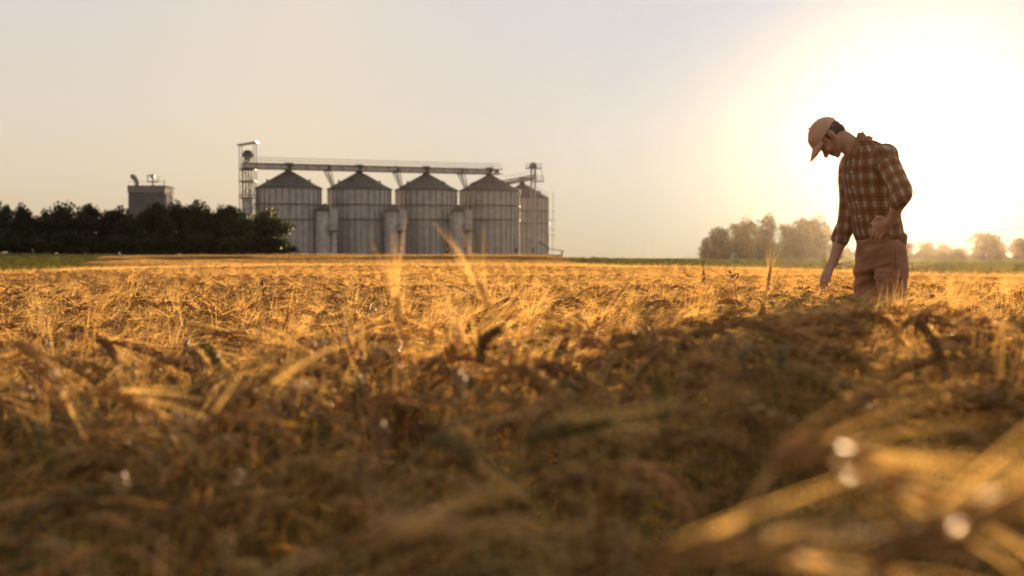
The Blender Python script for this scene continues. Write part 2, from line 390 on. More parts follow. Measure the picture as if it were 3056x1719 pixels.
g.lathe([(0.02, tz(477)), (0.45, tz(477)), (0.62, tz(474)), (1.02, tz(466)), (1.08, tz(458)), (0.02, tz(456))], 12)
g.tube([(-.7, -.2, tz(456)), (-.3, -.2, tz(453)), (.3, -.2, tz(453)), (.8, -.2, tz(456))], .25, 8)
g.obj('elevator_head', M['darksteel'], tw)
for x, y, r in ((-.75, -.4, .13), (-.3, -.2, .19), (.2, -.2, .19), (.65, -.4, .13)):
    g = Geo(); g.tube([(x * .6, y, tz(474)), (x, y, tz(490)), (x, y, 0)], r, 8); g.obj('grain_leg', M['darksteel'], tw)
g = Geo(); g.box(-.9, .7, -.9, .6, tz(640), tz(590)); g.obj('cleaner_box', M['palesteel'], tw)
g = Geo()
for dz in (.6, 1.1):
    z = tz(590) + dz
    for s in (-1, 1): g.bar((-w, s * w, z), (w, s * w, z), .03); g.bar((s * w, -w, z), (s * w, w, z), .03)
g.obj('handrail', M['palesteel'], tw)

# bucket elevator and inclined conveyor at the right end
De = 300.0; p = at(1591, 770, De)
el = empty('bucket_elevator', (p.x, De, 0), 'tall twin leg bucket elevator with railed top platform at right silo', 'elevator')
def ez_(y): return at(0, y, De).z
for x in (-.38, .38):
    g = Geo(); g.tube([(x, 0, -.5), (x, 0, ez_(500))], .2, 8); g.obj('elevator_leg', M['steel'], el)
for x0, x1, y0, y1 in ((-1.6, 1.75, 504, 502), (-.4, 2.2, 543, 541)): g = Geo(); g.box(x0, x1, -1.0, 1.0, ez_(y0), ez_(y1)); g.obj('platform', M['darksteel'], el)
g = Geo()
for y in (-1, 1):
    for x in (-1.6, -.8, 0, .8, 1.75): g.bar((x, y, ez_(502)), (x, y, ez_(489)), .035)
    for v in (489, 495): g.bar((-1.6, y, ez_(v)), (1.75, y, ez_(v)), .03)
    for x in (0.9, 1.55, 2.2): g.bar((x, y, ez_(541)), (x, y, ez_(525)), .035)
    for v in (526, 533): g.bar((.9, y, ez_(v)), (2.2, y, ez_(v)), .03)
g.bar((2.1, 0, ez_(541)), (1.75, 0, ez_(502)), .06); g.obj('handrail', M['palesteel'], el)
g = Geo(); a = np.linspace(0, math.pi, 9)
V = [(.75 * math.cos(t), y, ez_(500) + .2 + .85 * math.sin(t)) for y in (-.4, .4) for t in a] + [(.75, y, ez_(503)) for y in (-.4, .4)] + [(-.75, y, ez_(503)) for y in (-.4, .4)]
F = [[(k, k + 1, 9 + k + 1, 9 + k) for k in range(8)] + [(8, 20, 21, 17), (0, 9, 19, 18)], [tuple(range(9)) + (20, 18)], [tuple(range(9, 18)) + (21, 19)]]
g.add(V, F); g.obj('elevator_head', M['darksteel'], el)
g = Geo(); g.tube([(.45, -.5, ez_(503)), (.3, -.6, ez_(515)), (.6, -.6, ez_(538))], .16, 8); g.obj('spout', M['darksteel'], el)
ic = empty('inclined_conveyor', (0, De - 2, 0), 'short sloping conveyor rising from behind the fourth silo', 'conveyor')
A, B = at(1500, 553, De - 2), at(1600, 534, De - 2); A.y = B.y = 0
g = Geo()
for off in (-.55, .55):
    for dz in (0, .9): g.bar((A.x, off, A.z + dz), (B.x, off, B.z + dz), .1)
    for t in np.linspace(0, 1, 8): q = A.lerp(B, t); g.bar((q.x, off, q.z), (q.x, off, q.z + .9), .06)
g.obj('girder', M['darksteel'], ic)
g = Geo(); g.add([(X.x, y, X.z + z) for X in (A, B) for y, z in ((-.35, .15), (.35, .15), (.35, .6), (-.35, .6))], [[(0,1,5,4),(1,2,6,5),(2,3,7,6),(3,0,4,7),(0,3,2,1),(4,5,6,7)]]); g.obj('conveyor_trough', M['steel'], ic)
g = Geo()
for t in np.linspace(0, 1, 8): q = A.lerp(B, t); g.bar((q.x, -.6, q.z + .9), (q.x, -.6, q.z + 1.7), .03)
g.bar((A.x, -.6, A.z + 1.7), (B.x, -.6, B.z + 1.7), .03); g.obj('handrail', M['palesteel'], ic)
# open shed at the foot of the right silo
D6 = 300; p = at(1640, 770, D6)
sh = empty('lean_to_shed', (p.x, D6, 0), 'low lean-to roof on posts at the foot of the right silo', 'shed')
g = Geo(); z0, z1 = at(0, 743, D6).z, at(0, 751, D6).z
g.add([(x, y, z + dz) for dz in (0, .12) for x, y, z in ((-.4, -2, z0), (3.1, -2, z1), (3.1, 2, z1), (-.4, 2, z0))], [[(0,3,2,1),(4,5,6,7),(0,1,5,4),(1,2,6,5),(2,3,7,6),(3,0,4,7)]]); g.obj('roof', M['roofsteel'], sh)
for x, y in ((2.6, -1.8), (2.6, 1.8)): g = Geo(); g.bar((x, y, 0), (x, y, z1 + .1), .09); g.obj('post', M['darksteel'], sh)
g = Geo(); g.box(-.3, 2.4, -1.6, 1.6, 0, at(0, 760, D6).z); g.obj('bin_wall', M['palecladding'], sh)
g = Geo(); q0, q1 = at(1608, 720, D6), at(1640, 744, D6); g.tube([(q0.x - p.x, 0, q0.z), (q1.x - p.x, 0, q1.z)], .16, 8); g.obj('spout', M['darksteel'], sh)

# grey plant building behind the hedge
Db = 235.0; p = at(452, 770, Db)
bd = empty('plant_building', (p.x, Db, 0), 'flat roofed grey tower building rising behind the dark trees', 'building')
hw = 55 / FPX * Db; zt, zp = at(0, 577, Db).z, at(0, 559, Db).z
g = Geo(); g.box(-hw + .1, hw - .1, -3, 3, -.5, zt)
for x in np.linspace(-hw + .2, hw - .2, 13): g.box(x - .04, x + .04, -3.05, -2.995, 0, zt - .05)
g.obj('wall', M['cladding'], bd)
g = Geo(); g.box(-hw, hw, -3.12, 3.12, zt, zp); g.box(-hw - .06, hw + .06, -3.2, 3.2, zp, zp + .12); g.obj('parapet', M['palecladding'], bd)
g = Geo(); zc_ = zp + .12
P = []; c0 = at(411, 0, Db).x - p.x
for t in np.linspace(0, 1, 9):
    a = t * R(78); P.append((c0 - 1.3 * (1 - math.cos(a)), 0, zc_ + 0.25 + 1.55 * math.sin(a)))
P = [(c0, 0, zc_ - .05)] + P
g.tube(P, [.38] * 4 + [.38, .40, .42, .42, .38, .3], 14); g.obj('exhaust_duct', M['palecladding'], bd, True)
g = Geo(); mx = at(458, 0, Db).x - p.x; k = Db / FPX
g.bar((mx, 0, zc_), (mx, 0, zc_ + 37 * k), .13); g.bar((mx - 16 * k, 0, zc_ + 14 * k), (mx + 17 * k, 0, zc_ + 14 * k), .1)
g.bar((mx - 15.5 * k, 0, zc_ + 14 * k), (mx - 15.5 * k, 0, zc_ + 33 * k), .09); g.bar((mx + 17 * k, 0, zc_ + 14 * k), (mx + 17 * k, 0, zc_ + 31 * k), .05); g.bar((mx + 11 * k, 0, zc_ + 14 * k), (mx + 11 * k, 0, zc_ + 22 * k), .05)
g.bar((mx - 15.5 * k, 0, zc_ + 33 * k), (mx, 0, zc_ + 33 * k), .1); g.box(mx - .35, mx + .25, -.3, .3, zc_ + 26 * k, zc_ + 33 * k)
g.tube([(mx, 0, zc_ + 6 * k), (mx, 0, zc_)], [.1, .35], 8); g.obj('vent_mast', M['darksteel'], bd)
g = Geo()
for x in np.linspace(-hw + .3, hw - .1, 9): g.bar((x, -3, zc_), (x, -3, zc_ + .7), .02)
g.bar((-hw + .3, -3, zc_ + .66), (hw - .1, -3, zc_ + .66), .02); g.bar((hw - .1, -3, zc_), (hw - .1, -3, zc_ + .9), .07); g.obj('roof_rail', M['darksteel'], bd)

# ------------------------------------------------------------------ trees
def tree_meshes(seed, h, w, leaves, leaf, cols, n_cl=16, low=0.0, shape='round', hole=0.0):
    r = np.random.default_rng(seed)
    cz = h * (0.5 + low * .5); hz = h - cz
    ctr = []
    for k in range(n_cl * 3):
        q = r.normal(size=3); q /= np.linalg.norm(q); q *= r.uniform(.25, 1) ** .6
        if shape == 'cone': q[:2] *= max(.25, 1 - .6 * (q[2] + 1) / 2)
        ctr.append(np.array([q[0] * w * .36, q[1] * w * .36, cz + q[2] * hz * .78]))
        if len(ctr) >= n_cl: break
    ctr = np.array(ctr); rad = r.uniform(.13, .24, n_cl) * min(w, h)
    which = r.integers(0, n_cl, leaves)
    q = r.normal(size=(leaves, 3)); q /= np.linalg.norm(q, axis=1)[:, None]; q *= (r.uniform(hole, 1, leaves) ** .45)[:, None]
    rr = rad[which] * r.uniform(.75, 1.28, leaves)
    P = ctr[which] + q * rr[:, None] * np.array((1, 1, .85))
    P[:, 2] = np.maximum(P[:, 2], h * low * .6 + .15)
    u = r.normal(size=(leaves, 3)); u /= np.linalg.norm(u, axis=1)[:, None]
    v = np.cross(u, r.normal(size=(leaves, 3))); v /= np.linalg.norm(v, axis=1)[:, None]
    s = leaf * r.uniform(.6, 1.5, leaves)[:, None]
    V = np.stack([P - u * s, P + v * s * .55, P + u * s, P - v * s * .55], 1).reshape(-1, 3)
    base = np.array(cols)[r.integers(0, len(cols), n_cl)][which] * r.uniform(.75, 1.25, (leaves, 1))
    C = np.repeat(base, 4, 0)
    g = Geo(); g.v = [V]; g.c = [C]; g.f = [np.arange(leaves * 4).reshape(-1, 4)]; g.n = len(V)
    crown = g.mesh('crown', M['leaf'])
    g = Geo(); tr = .035 * h
    top = np.array((0, 0, h * .72))
    pts = [np.array((0, 0, -.5)), np.array((.02 * h, 0, h * .18)), np.array((-.015 * h, .01 * h, h * .42)), top]
    g.tube(pts, [tr * 1.25, tr, tr * .7, tr * .2], 8)
    for k in range(min(n_cl, 10)):
        z0 = h * r.uniform(.2, .5); st = np.array((0, 0, z0)); e = ctr[k]; md = (st + e) / 2 + np.array((0, 0, .05 * h))
        g.tube([st, md, e], [tr * .45, tr * .3, tr * .08], 6)
    return crown, g.mesh('trunk', M['bark'])

def tree_obj(name, meshes, loc, sc=(1, 1, 1), rz=0, label=None, group=None, cat='tree'):
    r = empty(name, loc, label, cat, group, rz); r.scale = sc
    mobj('crown', meshes[0], r); mobj('trunk', meshes[1], r)
    return r

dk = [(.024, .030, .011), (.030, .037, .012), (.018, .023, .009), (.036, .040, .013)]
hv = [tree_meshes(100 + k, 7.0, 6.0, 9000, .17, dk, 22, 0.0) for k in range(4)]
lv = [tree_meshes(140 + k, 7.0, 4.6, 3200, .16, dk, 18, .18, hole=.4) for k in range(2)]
# the dark row on the left: photo column of the crown's middle, row of its top, width in pixels, distance
HG = 'dark trees of the left hedge'
hedge = [(-22, 604, 90, 178, 0, 'dark tree cut by the left picture edge'), (70, 601, 80, 182, 1, 'dark tree with two ragged tufts near the left edge'), (118, 612, 85, 186, 2, 'thin topped dark tree left of the first dip in the hedge'),
    (200, 616, 150, 176, 0, 'broad dome shaped dark tree between two dips in the hedge'), (262, 608, 80, 188, 3, 'hazier dark tree just left of the second hedge dip'), (335, 611, 130, 176, 1, 'dark rounded tree just left of the grey building'),
    (408, 606, 120, 174, 2, 'dark tree in front of the left corner of the grey building'), (470, 603, 110, 172, 3, 'dark tree in front of the middle of the grey building'), (528, 595, 100, 176, 1, 'tallest ragged dark tree right of the grey building'),
    (585, 610, 110, 174, 0, 'dark tree halfway from the grey building to the lattice tower'), (640, 606, 100, 178, 2, 'dark tree with spiky top left of the lattice tower'), (695, 614, 110, 174, 3, 'dark tree beside the foot of the lattice tower'),
    (745, 640, 110, 172, 1, 'low dark tree in front of the lattice tower'), (800, 632, 130, 166, 0, 'rounded dark green tree covering the lower left of the first silo')]
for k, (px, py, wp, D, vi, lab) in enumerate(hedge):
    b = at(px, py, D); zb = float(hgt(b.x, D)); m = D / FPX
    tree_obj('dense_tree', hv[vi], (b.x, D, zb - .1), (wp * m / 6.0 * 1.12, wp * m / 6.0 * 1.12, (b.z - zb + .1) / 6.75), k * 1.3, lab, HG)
for px, py, wp, D, vi, lab in ((28, 600, 56, 190, 0, 'sparse tree with sky showing through at far left'), (135, 615, 50, 200, 1, 'feathery hazy treetop beside the first hedge dip'),
        (560, 600, 60, 192, 0, 'sparse treetop with sky gaps right of the grey building'), (668, 604, 60, 190, 1, 'sparse treetop with sky gaps left of the lattice tower'), (615, 606, 50, 194, 1, 'thin upright treetop between two hedge trees')):
    b = at(px, py, D); zb = float(hgt(b.x, D)); m = D / FPX
    tree_obj('sparse_tree', lv[vi], (b.x, D, zb - .1), (wp * m / 4.6 * 1.1,) * 2 + ((b.z - zb + .1) / 6.8,), px, lab, HG)
# shrubs closing the foot of the hedge
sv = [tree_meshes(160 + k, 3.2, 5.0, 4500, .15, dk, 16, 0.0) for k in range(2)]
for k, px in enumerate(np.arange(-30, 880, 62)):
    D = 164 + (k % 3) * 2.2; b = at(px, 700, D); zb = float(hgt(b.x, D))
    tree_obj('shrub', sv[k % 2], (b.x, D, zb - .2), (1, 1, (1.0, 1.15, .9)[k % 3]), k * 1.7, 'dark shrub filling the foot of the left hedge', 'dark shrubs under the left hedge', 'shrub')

br_ = [(.12, .070, .022), (.14, .082, .026), (.095, .058, .02)]
rv = [tree_meshes(200 + k, 9.5, 7.0, 2300, .25, br_, 26, .12, hole=.5) for k in range(4)]
RG = 'hazy trees on the right horizon'
right = [(2103, 712, 40, 216, 0, 'small hazy bush-like tree at the left end of the right clump'), (2150, 667, 80, 219, 1, 'airy hazy tree second from the left in the clump'), (2196, 656, 70, 224, 2, 'hazy tree with flat top in the left half of the clump'),
    (2235, 652, 76, 218, 3, 'hazy tree left of the tall dome in the clump'), (2288, 641, 76, 222, 0, 'tall dome shaped hazy tree in the middle of the clump'), (2342, 657, 64, 216, 2, 'lower hazy tree between the two tallest of the clump'),
    (2388, 638, 84, 219, 1, 'tallest hazy tree of the clump'), (2440, 646, 92, 224, 3, 'wide hazy tree at the right end of the clump near the arm'), (2515, 736, 70, 282, 0, 'low pale tree seen between the arm and the trousers'),
    (2570, 730, 60, 282, 1, 'low pale tree behind the trousers'), (2708, 717, 42, 192, 2, 'pale tree just right of the man'), (2765, 720, 62, 197, 0, 'pale round tree second right of the man'), (2815, 726, 52, 199, 3, 'small pale rounded tree mid right'),
    (2866, 735, 60, 199, 1, 'lowest pale tree left of the tall right one'), (2935, 684, 92, 192, 2, 'tallest pale tree near the right edge'), (2975, 712, 50, 194, 3, 'pale shoulder of a tree beside the tall right one'), (3050, 703, 76, 192, 1, 'pale tree cut by the right picture edge')]
for k, (px, py, wp, D, vi, lab) in enumerate(right):
    b = at(px, py, D); zb = float(hgt(b.x, D)); m = D / FPX
    tree_obj('field_tree', rv[vi], (b.x, D, zb - .1), (wp * m / 7.0 * 1.12,) * 2 + ((b.z - zb + .1) / 9.3,), k * 2.1, lab, RG)
sv2 = tree_meshes(260, 3.0, 6.0, 1700, .26, br_, 14, 0, hole=.3)
for k, px in enumerate((2140, 2190, 2240, 2295, 2350, 2400, 2450, 2480)):
    b = at(px, 700, 212); tree_obj('shrub', sv2, (b.x, 212, float(hgt(b.x, 212)) - .2), (.8, .8, .8 + .25 * (k % 2)), k, 'hazy undergrowth shrub below the right tree clump', 'undergrowth below the right clump', 'shrub')

for k, px in enumerate((2698, 2722, 2748, 2790, 2828, 2850, 2888, 2915, 2960, 2990, 3040)):
    b = at(px, 700, 205); tree_obj('shrub', sv2, (b.x, 205, float(hgt(b.x, 205)) - .2), (.5, .5, .45 + .12 * (k % 3)), k * 1.9, 'pale hazy shrub in the low line right of the man', 'low shrubs right of the man', 'shrub')

# ------------------------------------------------------------------ the man
# local axes: x right in the picture, d towards the camera, z up; his left side is towards the camera, he faces left
MX, MY = 2.034, 8.1
def man_mat(name, col, rough=.8, transl=0.0, **kw): return mat(name, col, rough, transl=transl, **kw)
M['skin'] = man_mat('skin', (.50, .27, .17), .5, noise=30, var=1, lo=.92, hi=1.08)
M['hair'] = man_mat('hair', (.11, .06, .032), .6, noise=80, var=1)
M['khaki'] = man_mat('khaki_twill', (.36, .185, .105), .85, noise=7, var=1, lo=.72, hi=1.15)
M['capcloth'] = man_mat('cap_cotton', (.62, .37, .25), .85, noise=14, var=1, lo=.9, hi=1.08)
M['bootleather'] = man_mat('boot_leather', (.08, .05, .03), .6)

def ML(x, d, z): return np.array((x, -d, z), float)         # to Blender axes
PHI = R(50)
LV = np.array((math.cos(PHI), -math.sin(PHI), 0)); FV = np.array((-math.sin(PHI), -math.cos(PHI), 0))   # his left, his front (Blender axes)

def unit3(a):
    a = np.asarray(a, float); return a / (np.linalg.norm(a, axis=-1, keepdims=True) + 1e-12)

def ring_loft(g, rings, n=28, pw=2.3):
    """rings: (x, d, z, half width along his left, half depth along his front, tilt)"""
    V = []
    a = np.arange(n) * 2 * math.pi / n
    ca = np.sign(np.cos(a)) * np.abs(np.cos(a)) ** (2 / pw); sa = np.sign(np.sin(a)) * np.abs(np.sin(a)) ** (2 / pw)
    for r_ in rings:
        x, d, z, A, B = r_[:5]; t = r_[5] if len(r_) > 5 else 0
        V.append(ML(x, d, z) + np.outer(ca * A, LV) + np.outer(sa * B, FV) - np.outer(sa * B * t, (0, 0, 1)))
    k = len(rings); i = np.arange(k - 1)[:, None] * n; j = np.arange(n)[None]; j2 = (j + 1) % n
    g.add(np.concatenate(V), [np.stack([i + j, i + j2, i + n + j2, i + n + j], -1).reshape(-1, 4), [list(range(n))[::-1]], [[(k - 1) * n + t for t in range(n)]]])

def limb(g, P, rad, n=16, sub=6):
    """smooth tapered limb through the joints, closed with round ends"""
    P = np.array(P, float); k = len(P); t = np.arange(k); tt = np.linspace(0, k - 1, (k - 1) * sub + 1)
    def sp(Y):
        Y = np.asarray(Y, float); Y2 = Y.reshape(k, -1)
        o = []
        for u in tt:
            i = min(int(u), k - 2); f = u - i
            p0, p1, p2, p3 = Y2[max(i - 1, 0)], Y2[i], Y2[i + 1], Y2[min(i + 2, k - 1)]
            o.append(.5 * ((2 * p1) + (-p0 + p2) * f + (2 * p0 - 5 * p1 + 4 * p2 - p3) * f * f + (-p0 + 3 * p1 - 3 * p2 + p3) * f ** 3))
        return np.array(o)
    Q = sp(P); r = np.maximum(sp(rad)[:, 0], .002)
    d0 = Q[0] - Q[1]; d0 /= np.linalg.norm(d0); d1 = Q[-1] - Q[-2]; d1 /= np.linalg.norm(d1)
    fr = (.35, .7, .92); ro = (.94, .72, .4)
    pre = [Q[0] + d0 * r[0] * f for f in fr[::-1]]; post = [Q[-1] + d1 * r[-1] * f for f in fr]
    Q = np.concatenate([pre, Q, post]); r = np.concatenate([[r[0] * f for f in ro[::-1]], r, [r[-1] * f for f in ro]])
    g.tube(Q, r, n)

def ellipsoid(g, c, ax, n=16):
    """ellipsoid with the three half axes given as vectors"""
    c = np.array(c, float); ax = [np.array(a, float) for a in ax]
    V = []; k = n // 2
    for i in range(1, k):
        th = math.pi * i / k
        for j in range(n):
            ph = 2 * math.pi * j / n
            V.append(c + ax[0] * math.sin(th) * math.cos(ph) + ax[1] * math.sin(th) * math.sin(ph) + ax[2] * math.cos(th))
    F = [(i * n + j, (i + 1) * n + j, (i + 1) * n + (j + 1) % n, i * n + (j + 1) % n) for i in range(k - 2) for j in range(n)]
    m = len(V); V += [c + ax[2], c - ax[2]]
    T = [(m, j, (j + 1) % n) for j in range(n)] + [(m + 1, (k - 2) * n + (j + 1) % n, (k - 2) * n + j) for j in range(n)]
    g.add(V, [F, T])

def fuse(g, name, material, voxel, smooth, parent=None):
    """join overlapping closed shapes into one continuous skin"""
    o = g.obj('tmp', None)
    m = o.modifiers.new('r', 'REMESH'); m.mode = 'VOXEL'; m.voxel_size = voxel
    s = o.modifiers.new('s', 'SMOOTH'); s.factor = .5; s.iterations = smooth
    dg = bpy.context.evaluated_depsgraph_get(); dg.update()
    me = bpy.data.meshes.new_from_object(o.evaluated_get(dg)); me.name = name
    old = o.data; bpy.data.objects.remove(o); bpy.data.meshes.remove(old)
    me.materials.clear(); me.materials.append(material)
    me.polygons.foreach_set('use_smooth', np.ones(len(me.polygons), bool))
    return mobj(name, me, parent)

def coords(me):
    V = np.empty(len(me.vertices) * 3, np.float32); me.vertices.foreach_get('co', V); return V.reshape(-1, 3).astype(float)
def normals(me):
    V = np.empty(len(me.vertices) * 3, np.float32); me.vertices.foreach_get('normal', V); return V.reshape(-1, 3).astype(float)
def wrinkle(me, fn):
    V, Nn = coords(me), normals(me)
    D = np.array([fn(Vector(p)) for p in V]); V += Nn * D[:, None]
    me.vertices.foreach_set('co', V.ravel().astype(np.float32)); me.update()

# ---- head frame: U crown direction, F face direction, S towards his left ear (the camera)
HU = np.array((-.888, 0, .459)); HU /= np.linalg.norm(HU); HF = np.array((-.459, 0, -.888)); HF -= HU * (HF @ HU); HF /= np.linalg.norm(HF)
HS = np.array((0, -1.0, 0))
CHIN = ML(-.180, 0, 1.457)
def H(f, u, s=0.0): return CHIN + HF * f + HU * u + HS * s

body = Geo()
ellipsoid(body, H(-.088, .125), (HF * .094, HS * .074, HU * .098))                       # skull
ellipsoid(body, H(-.045, .085), (HF * .052, HS * .060, HU * .085))                       # face
limb(body, [H(-.085, .055, .052), H(-.045, .022, .04), H(-.012, .010, .016)], [.024, .020, .016], 12)     # jaw
limb(body, [H(-.085, .055, -.052), H(-.045, .022, -.04), H(-.012, .010, -.016)], [.024, .020, .016], 12)
ellipsoid(body, H(-.014, .014), (HF * .017, HS * .022, HU * .016))                       # chin
limb(body, [H(-.005, .100), H(.012, .078), H(.022, .066)], [.008, .011, .013], 10)       # nose
for s in (-1, 1): ellipsoid(body, H(.006, .063, s * .013), (HF * .012, HS * .009, HU * .009), 10)
ellipsoid(body, H(-.002, .043), (HF * .010, HS * .024, HU * .0065), 12)                  # lips
ellipsoid(body, H(-.004, .031), (HF * .010, HS * .020, HU * .0065), 12)
for s in (-1, 1):
    ellipsoid(body, H(-.010, .115, s * .030), (HF * .014, HS * .030, HU * .010), 12)     # brow
    ellipsoid(body, H(-.012, .098, s * .032), (HF * .011, HS * .014, HU * .010), 12)     # eyelid
    ellipsoid(body, H(-.016, .072, s * .040), (HF * .020, HS * .022, HU * .018), 12)     # cheek
    ellipsoid(body, H(-.098, .092, s * .075), (HF * .018 - HU * .004, HS * .008 - HF * .006, HU * .031), 12)   # ear
    ellipsoid(body, H(-.094, .070, s * .072), (HF * .010, HS * .008, HU * .014), 10)
limb(body, [H(-.105, .075), ML(-.125, 0, 1.535), ML(-.075, .0, 1.485), ML(-.03, .0, 1.42)], [.058, .058, .066, .07], 18)   # neck
ring_loft(body, [(.05, 0, .95, .14, .10), (.035, 0, 1.05, .135, .095), (.01, 0, 1.2, .14, .10), (-.005, 0, 1.34, .155, .10), (-.01, 0, 1.42, .15, .095), (-.025, 0, 1.49, .10, .07)])
SHR, ELR, WRR = ML(-.112, -.13, 1.42), ML(-.128, -.07, 1.11), ML(-.205, .02, .862)
SHL, ELL, WRL = ML(.083, .165, 1.450), ML(.178, .30, 1.240), ML(.122, .235, 1.090)
limb(body, [SHR, ELR], [.05, .042]); limb(body, [SHL, ELL], [.05, .042])
limb(body, [ELR, ELR * .62 + WRR * .38, WRR], [.043, .040, .0275])
limb(body, [ELL, ELL * .62 + WRL * .38, WRL], [.043, .040, .027])
# right hand: hangs into the ears, fingers loosely curled
KN = ML(-.258, .035, .778)
def seg(g, P, rad): limb(g, P, rad, 10, 4)
pd = (KN - WRR) / np.linalg.norm(KN - WRR); ps = np.array((.62, -.72, .30)); ps -= pd * (ps @ pd); ps /= np.linalg.norm(ps); pn = np.cross(pd, ps)
ellipsoid(body, WRR * .45 + KN * .55, (pd * .056, ps * .044, pn * .017), 16)
limb(body, [WRR, WRR * .6 + KN * .4], [.027, .026], 14)
fd = pd * .45 + np.array((-.05, 0, -.88)); fd /= np.linalg.norm(fd)
for k, (off, L, cu) in enumerate(((-.033, .062, .35), (-.012, .078, .25), (.011, .074, .30), (.032, .064, .5))):
    b = KN + ps * off - pd * (.004 + .006 * abs(k - 1.3)); d1 = fd + ps * off * 2.2; d1 /= np.linalg.norm(d1)
    d2 = d1 + np.array((.30, 0, -.15)) * (cu + .3); d2 /= np.linalg.norm(d2); d3 = d2 + np.array((.35, 0, .05)) * (cu + .3); d3 /= np.linalg.norm(d3)
    seg(body, [b - pd * .02, b + d1 * L * .42, b + d1 * L * .42 + d2 * L * .32, b + d1 * L * .42 + d2 * L * .32 + d3 * L * .26], [.0098, .0092, .0083, .0072])
tb = WRR * .72 + KN * .28 + ps * .030
seg(body, [tb - ps * .012, tb + ps * .014 + pd * .022, tb + ps * .018 + pd * .052 + np.array((.004, -.012, -.012)), tb + ps * .012 + pd * .070 + np.array((.002, -.018, -.028))], [.014, .0125, .0105, .0085])
# left hand resting at the front of the hip
KL = ML(.052, .190, 1.045)
qd = (KL - WRL) / np.linalg.norm(KL - WRL); qs = np.array((.55, -.15, -.8)); qs -= qd * (qs @ qd); qs /= np.linalg.norm(qs); qn = np.cross(qd, qs)
ellipsoid(body, WRL * .42 + KL * .58, (qd * .056, qs * .044, qn * .017), 16); limb(body, [WRL, WRL * .6 + KL * .4], [.027, .025], 14)
for k, (off, L, cu) in enumerate(((-.033, .066, .3), (-.011, .078, .35), (.011, .074, .45), (.032, .060, .6))):
    b = KL + qs * off - qd * .006 * abs(k - 1.3); d1 = qd * .75 + np.array((-.06, .0, -.55)) + qs * off * 4; d1 /= np.linalg.norm(d1)
    d2 = d1 + np.array((.12, .1, -.45)) * (cu * .7 + .1); d2 /= np.linalg.norm(d2); d3 = d2 + np.array((.2, .15, -.35)) * (cu * .7 + .1); d3 /= np.linalg.norm(d3)
    seg(body, [b - qd * .02, b + d1 * L * .42, b + d1 * L * .42 + d2 * L * .33, b + d1 * L * .42 + d2 * L * .33 + d3 * L * .27], [.0098, .0092, .0083, .0072])
tb = WRL * .7 + KL * .3 - qs * .032
seg(body, [tb + qs * .014, tb - qs * .016 + qd * .022, tb - qs * .022 + qd * .048 + np.array((-.004, .01, -.004)), tb - qs * .020 + qd * .068 + np.array((-.01, .016, -.014))], [.014, .0125, .0105, .0085])
# legs and feet
HIPR, KNR, ANR = ML(.005, -.075, .93), ML(-.012, -.078, .50), ML(.02, -.085, .09)
HIPL, KNL, ANL = ML(.118, .075, .93), ML(.128, .082, .50), ML(.15, .085, .09)
for h_, k_, a_ in ((HIPR, KNR, ANR), (HIPL, KNL, ANL)):
    limb(body, [h_, h_ * .5 + k_ * .5, k_, k_ * .6 + a_ * .4, a_], [.078, .066, .052, .047, .036])
    limb(body, [a_ + np.array((.02, 0, -.04)), a_ + FV * .10 + np.array((0, 0, -.055)), a_ + FV * .18 + np.array((0, 0, -.065))], [.036, .034, .026])
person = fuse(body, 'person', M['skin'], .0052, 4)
person.location = (MX, MY, 0); person.rotation_euler.z = -math.atan2(MX, MY); person.scale = (.975, 1, 1)
tag(person, 'man in cap and rolled sleeve checked shirt stroking the barley ears', 'person')

# ---- checked shirt
sh_ = Geo()
TR = [(.058, 0, .985, .150, .118, .0), (.054, 0, 1.03, .158, .124), (.035, 0, 1.12, .160, .122), (.012, 0, 1.24, .168, .125), (.002, 0, 1.34, .178, .128), (-.002, 0, 1.42, .178, .124), (-.004, 0, 1.475, .155, .108), (-.018, 0, 1.52, .112, .085), (-.045, 0, 1.552, .078, .068)]
ring_loft(sh_, TR, 36, 2.15)
limb(sh_, [SHR + np.array((.01, 0, .005)), SHR * .55 + ELR * .45, ELR, ELR * .55 + WRR * .45], [.070, .061, .056, .050], 20)
limb(sh_, [SHL + np.array((-.005, 0, .0)), SHL * .55 + ELL * .45, ELL, ELL * .78 + WRL * .22], [.064, .060, .057, .052], 20)
cA, cB = ELR * .75 + WRR * .25, ELR * .53 + WRR * .47
limb(sh_, [cA, cB], [.054, .055], 20)                                                    # rolled cuffs
cA, cB = ELL * .95 + WRL * .05, ELL * .74 + WRL * .26
limb(sh_, [cA, cB], [.060, .058], 20)
ellipsoid(sh_, ML(.095, -.02, 1.46), ((.075, 0, 0), (0, .10, 0), (.0, 0, .075)))            # rounded upper back
shirt = fuse(sh_, 'shirt', None, .0068, 9, person)
def shirt_fold(p):
    f = 0.0
    f += .010 * mnoise.noise(Vector((p.x * 7 + p.z * 4, p.y * 7, p.z * 3.2)))
    f += .0065 * mnoise.noise(Vector((p.x * 18 - p.z * 9, p.y * 16, p.z * 9 + 4)))
    w = math.exp(-((p.z - 1.02) / .10) ** 2)
    f += w * .008 * mnoise.noise(Vector((p.x * 24, p.y * 24, p.z * 10 + 9)))
    return f
wrinkle(shirt.data, shirt_fold)
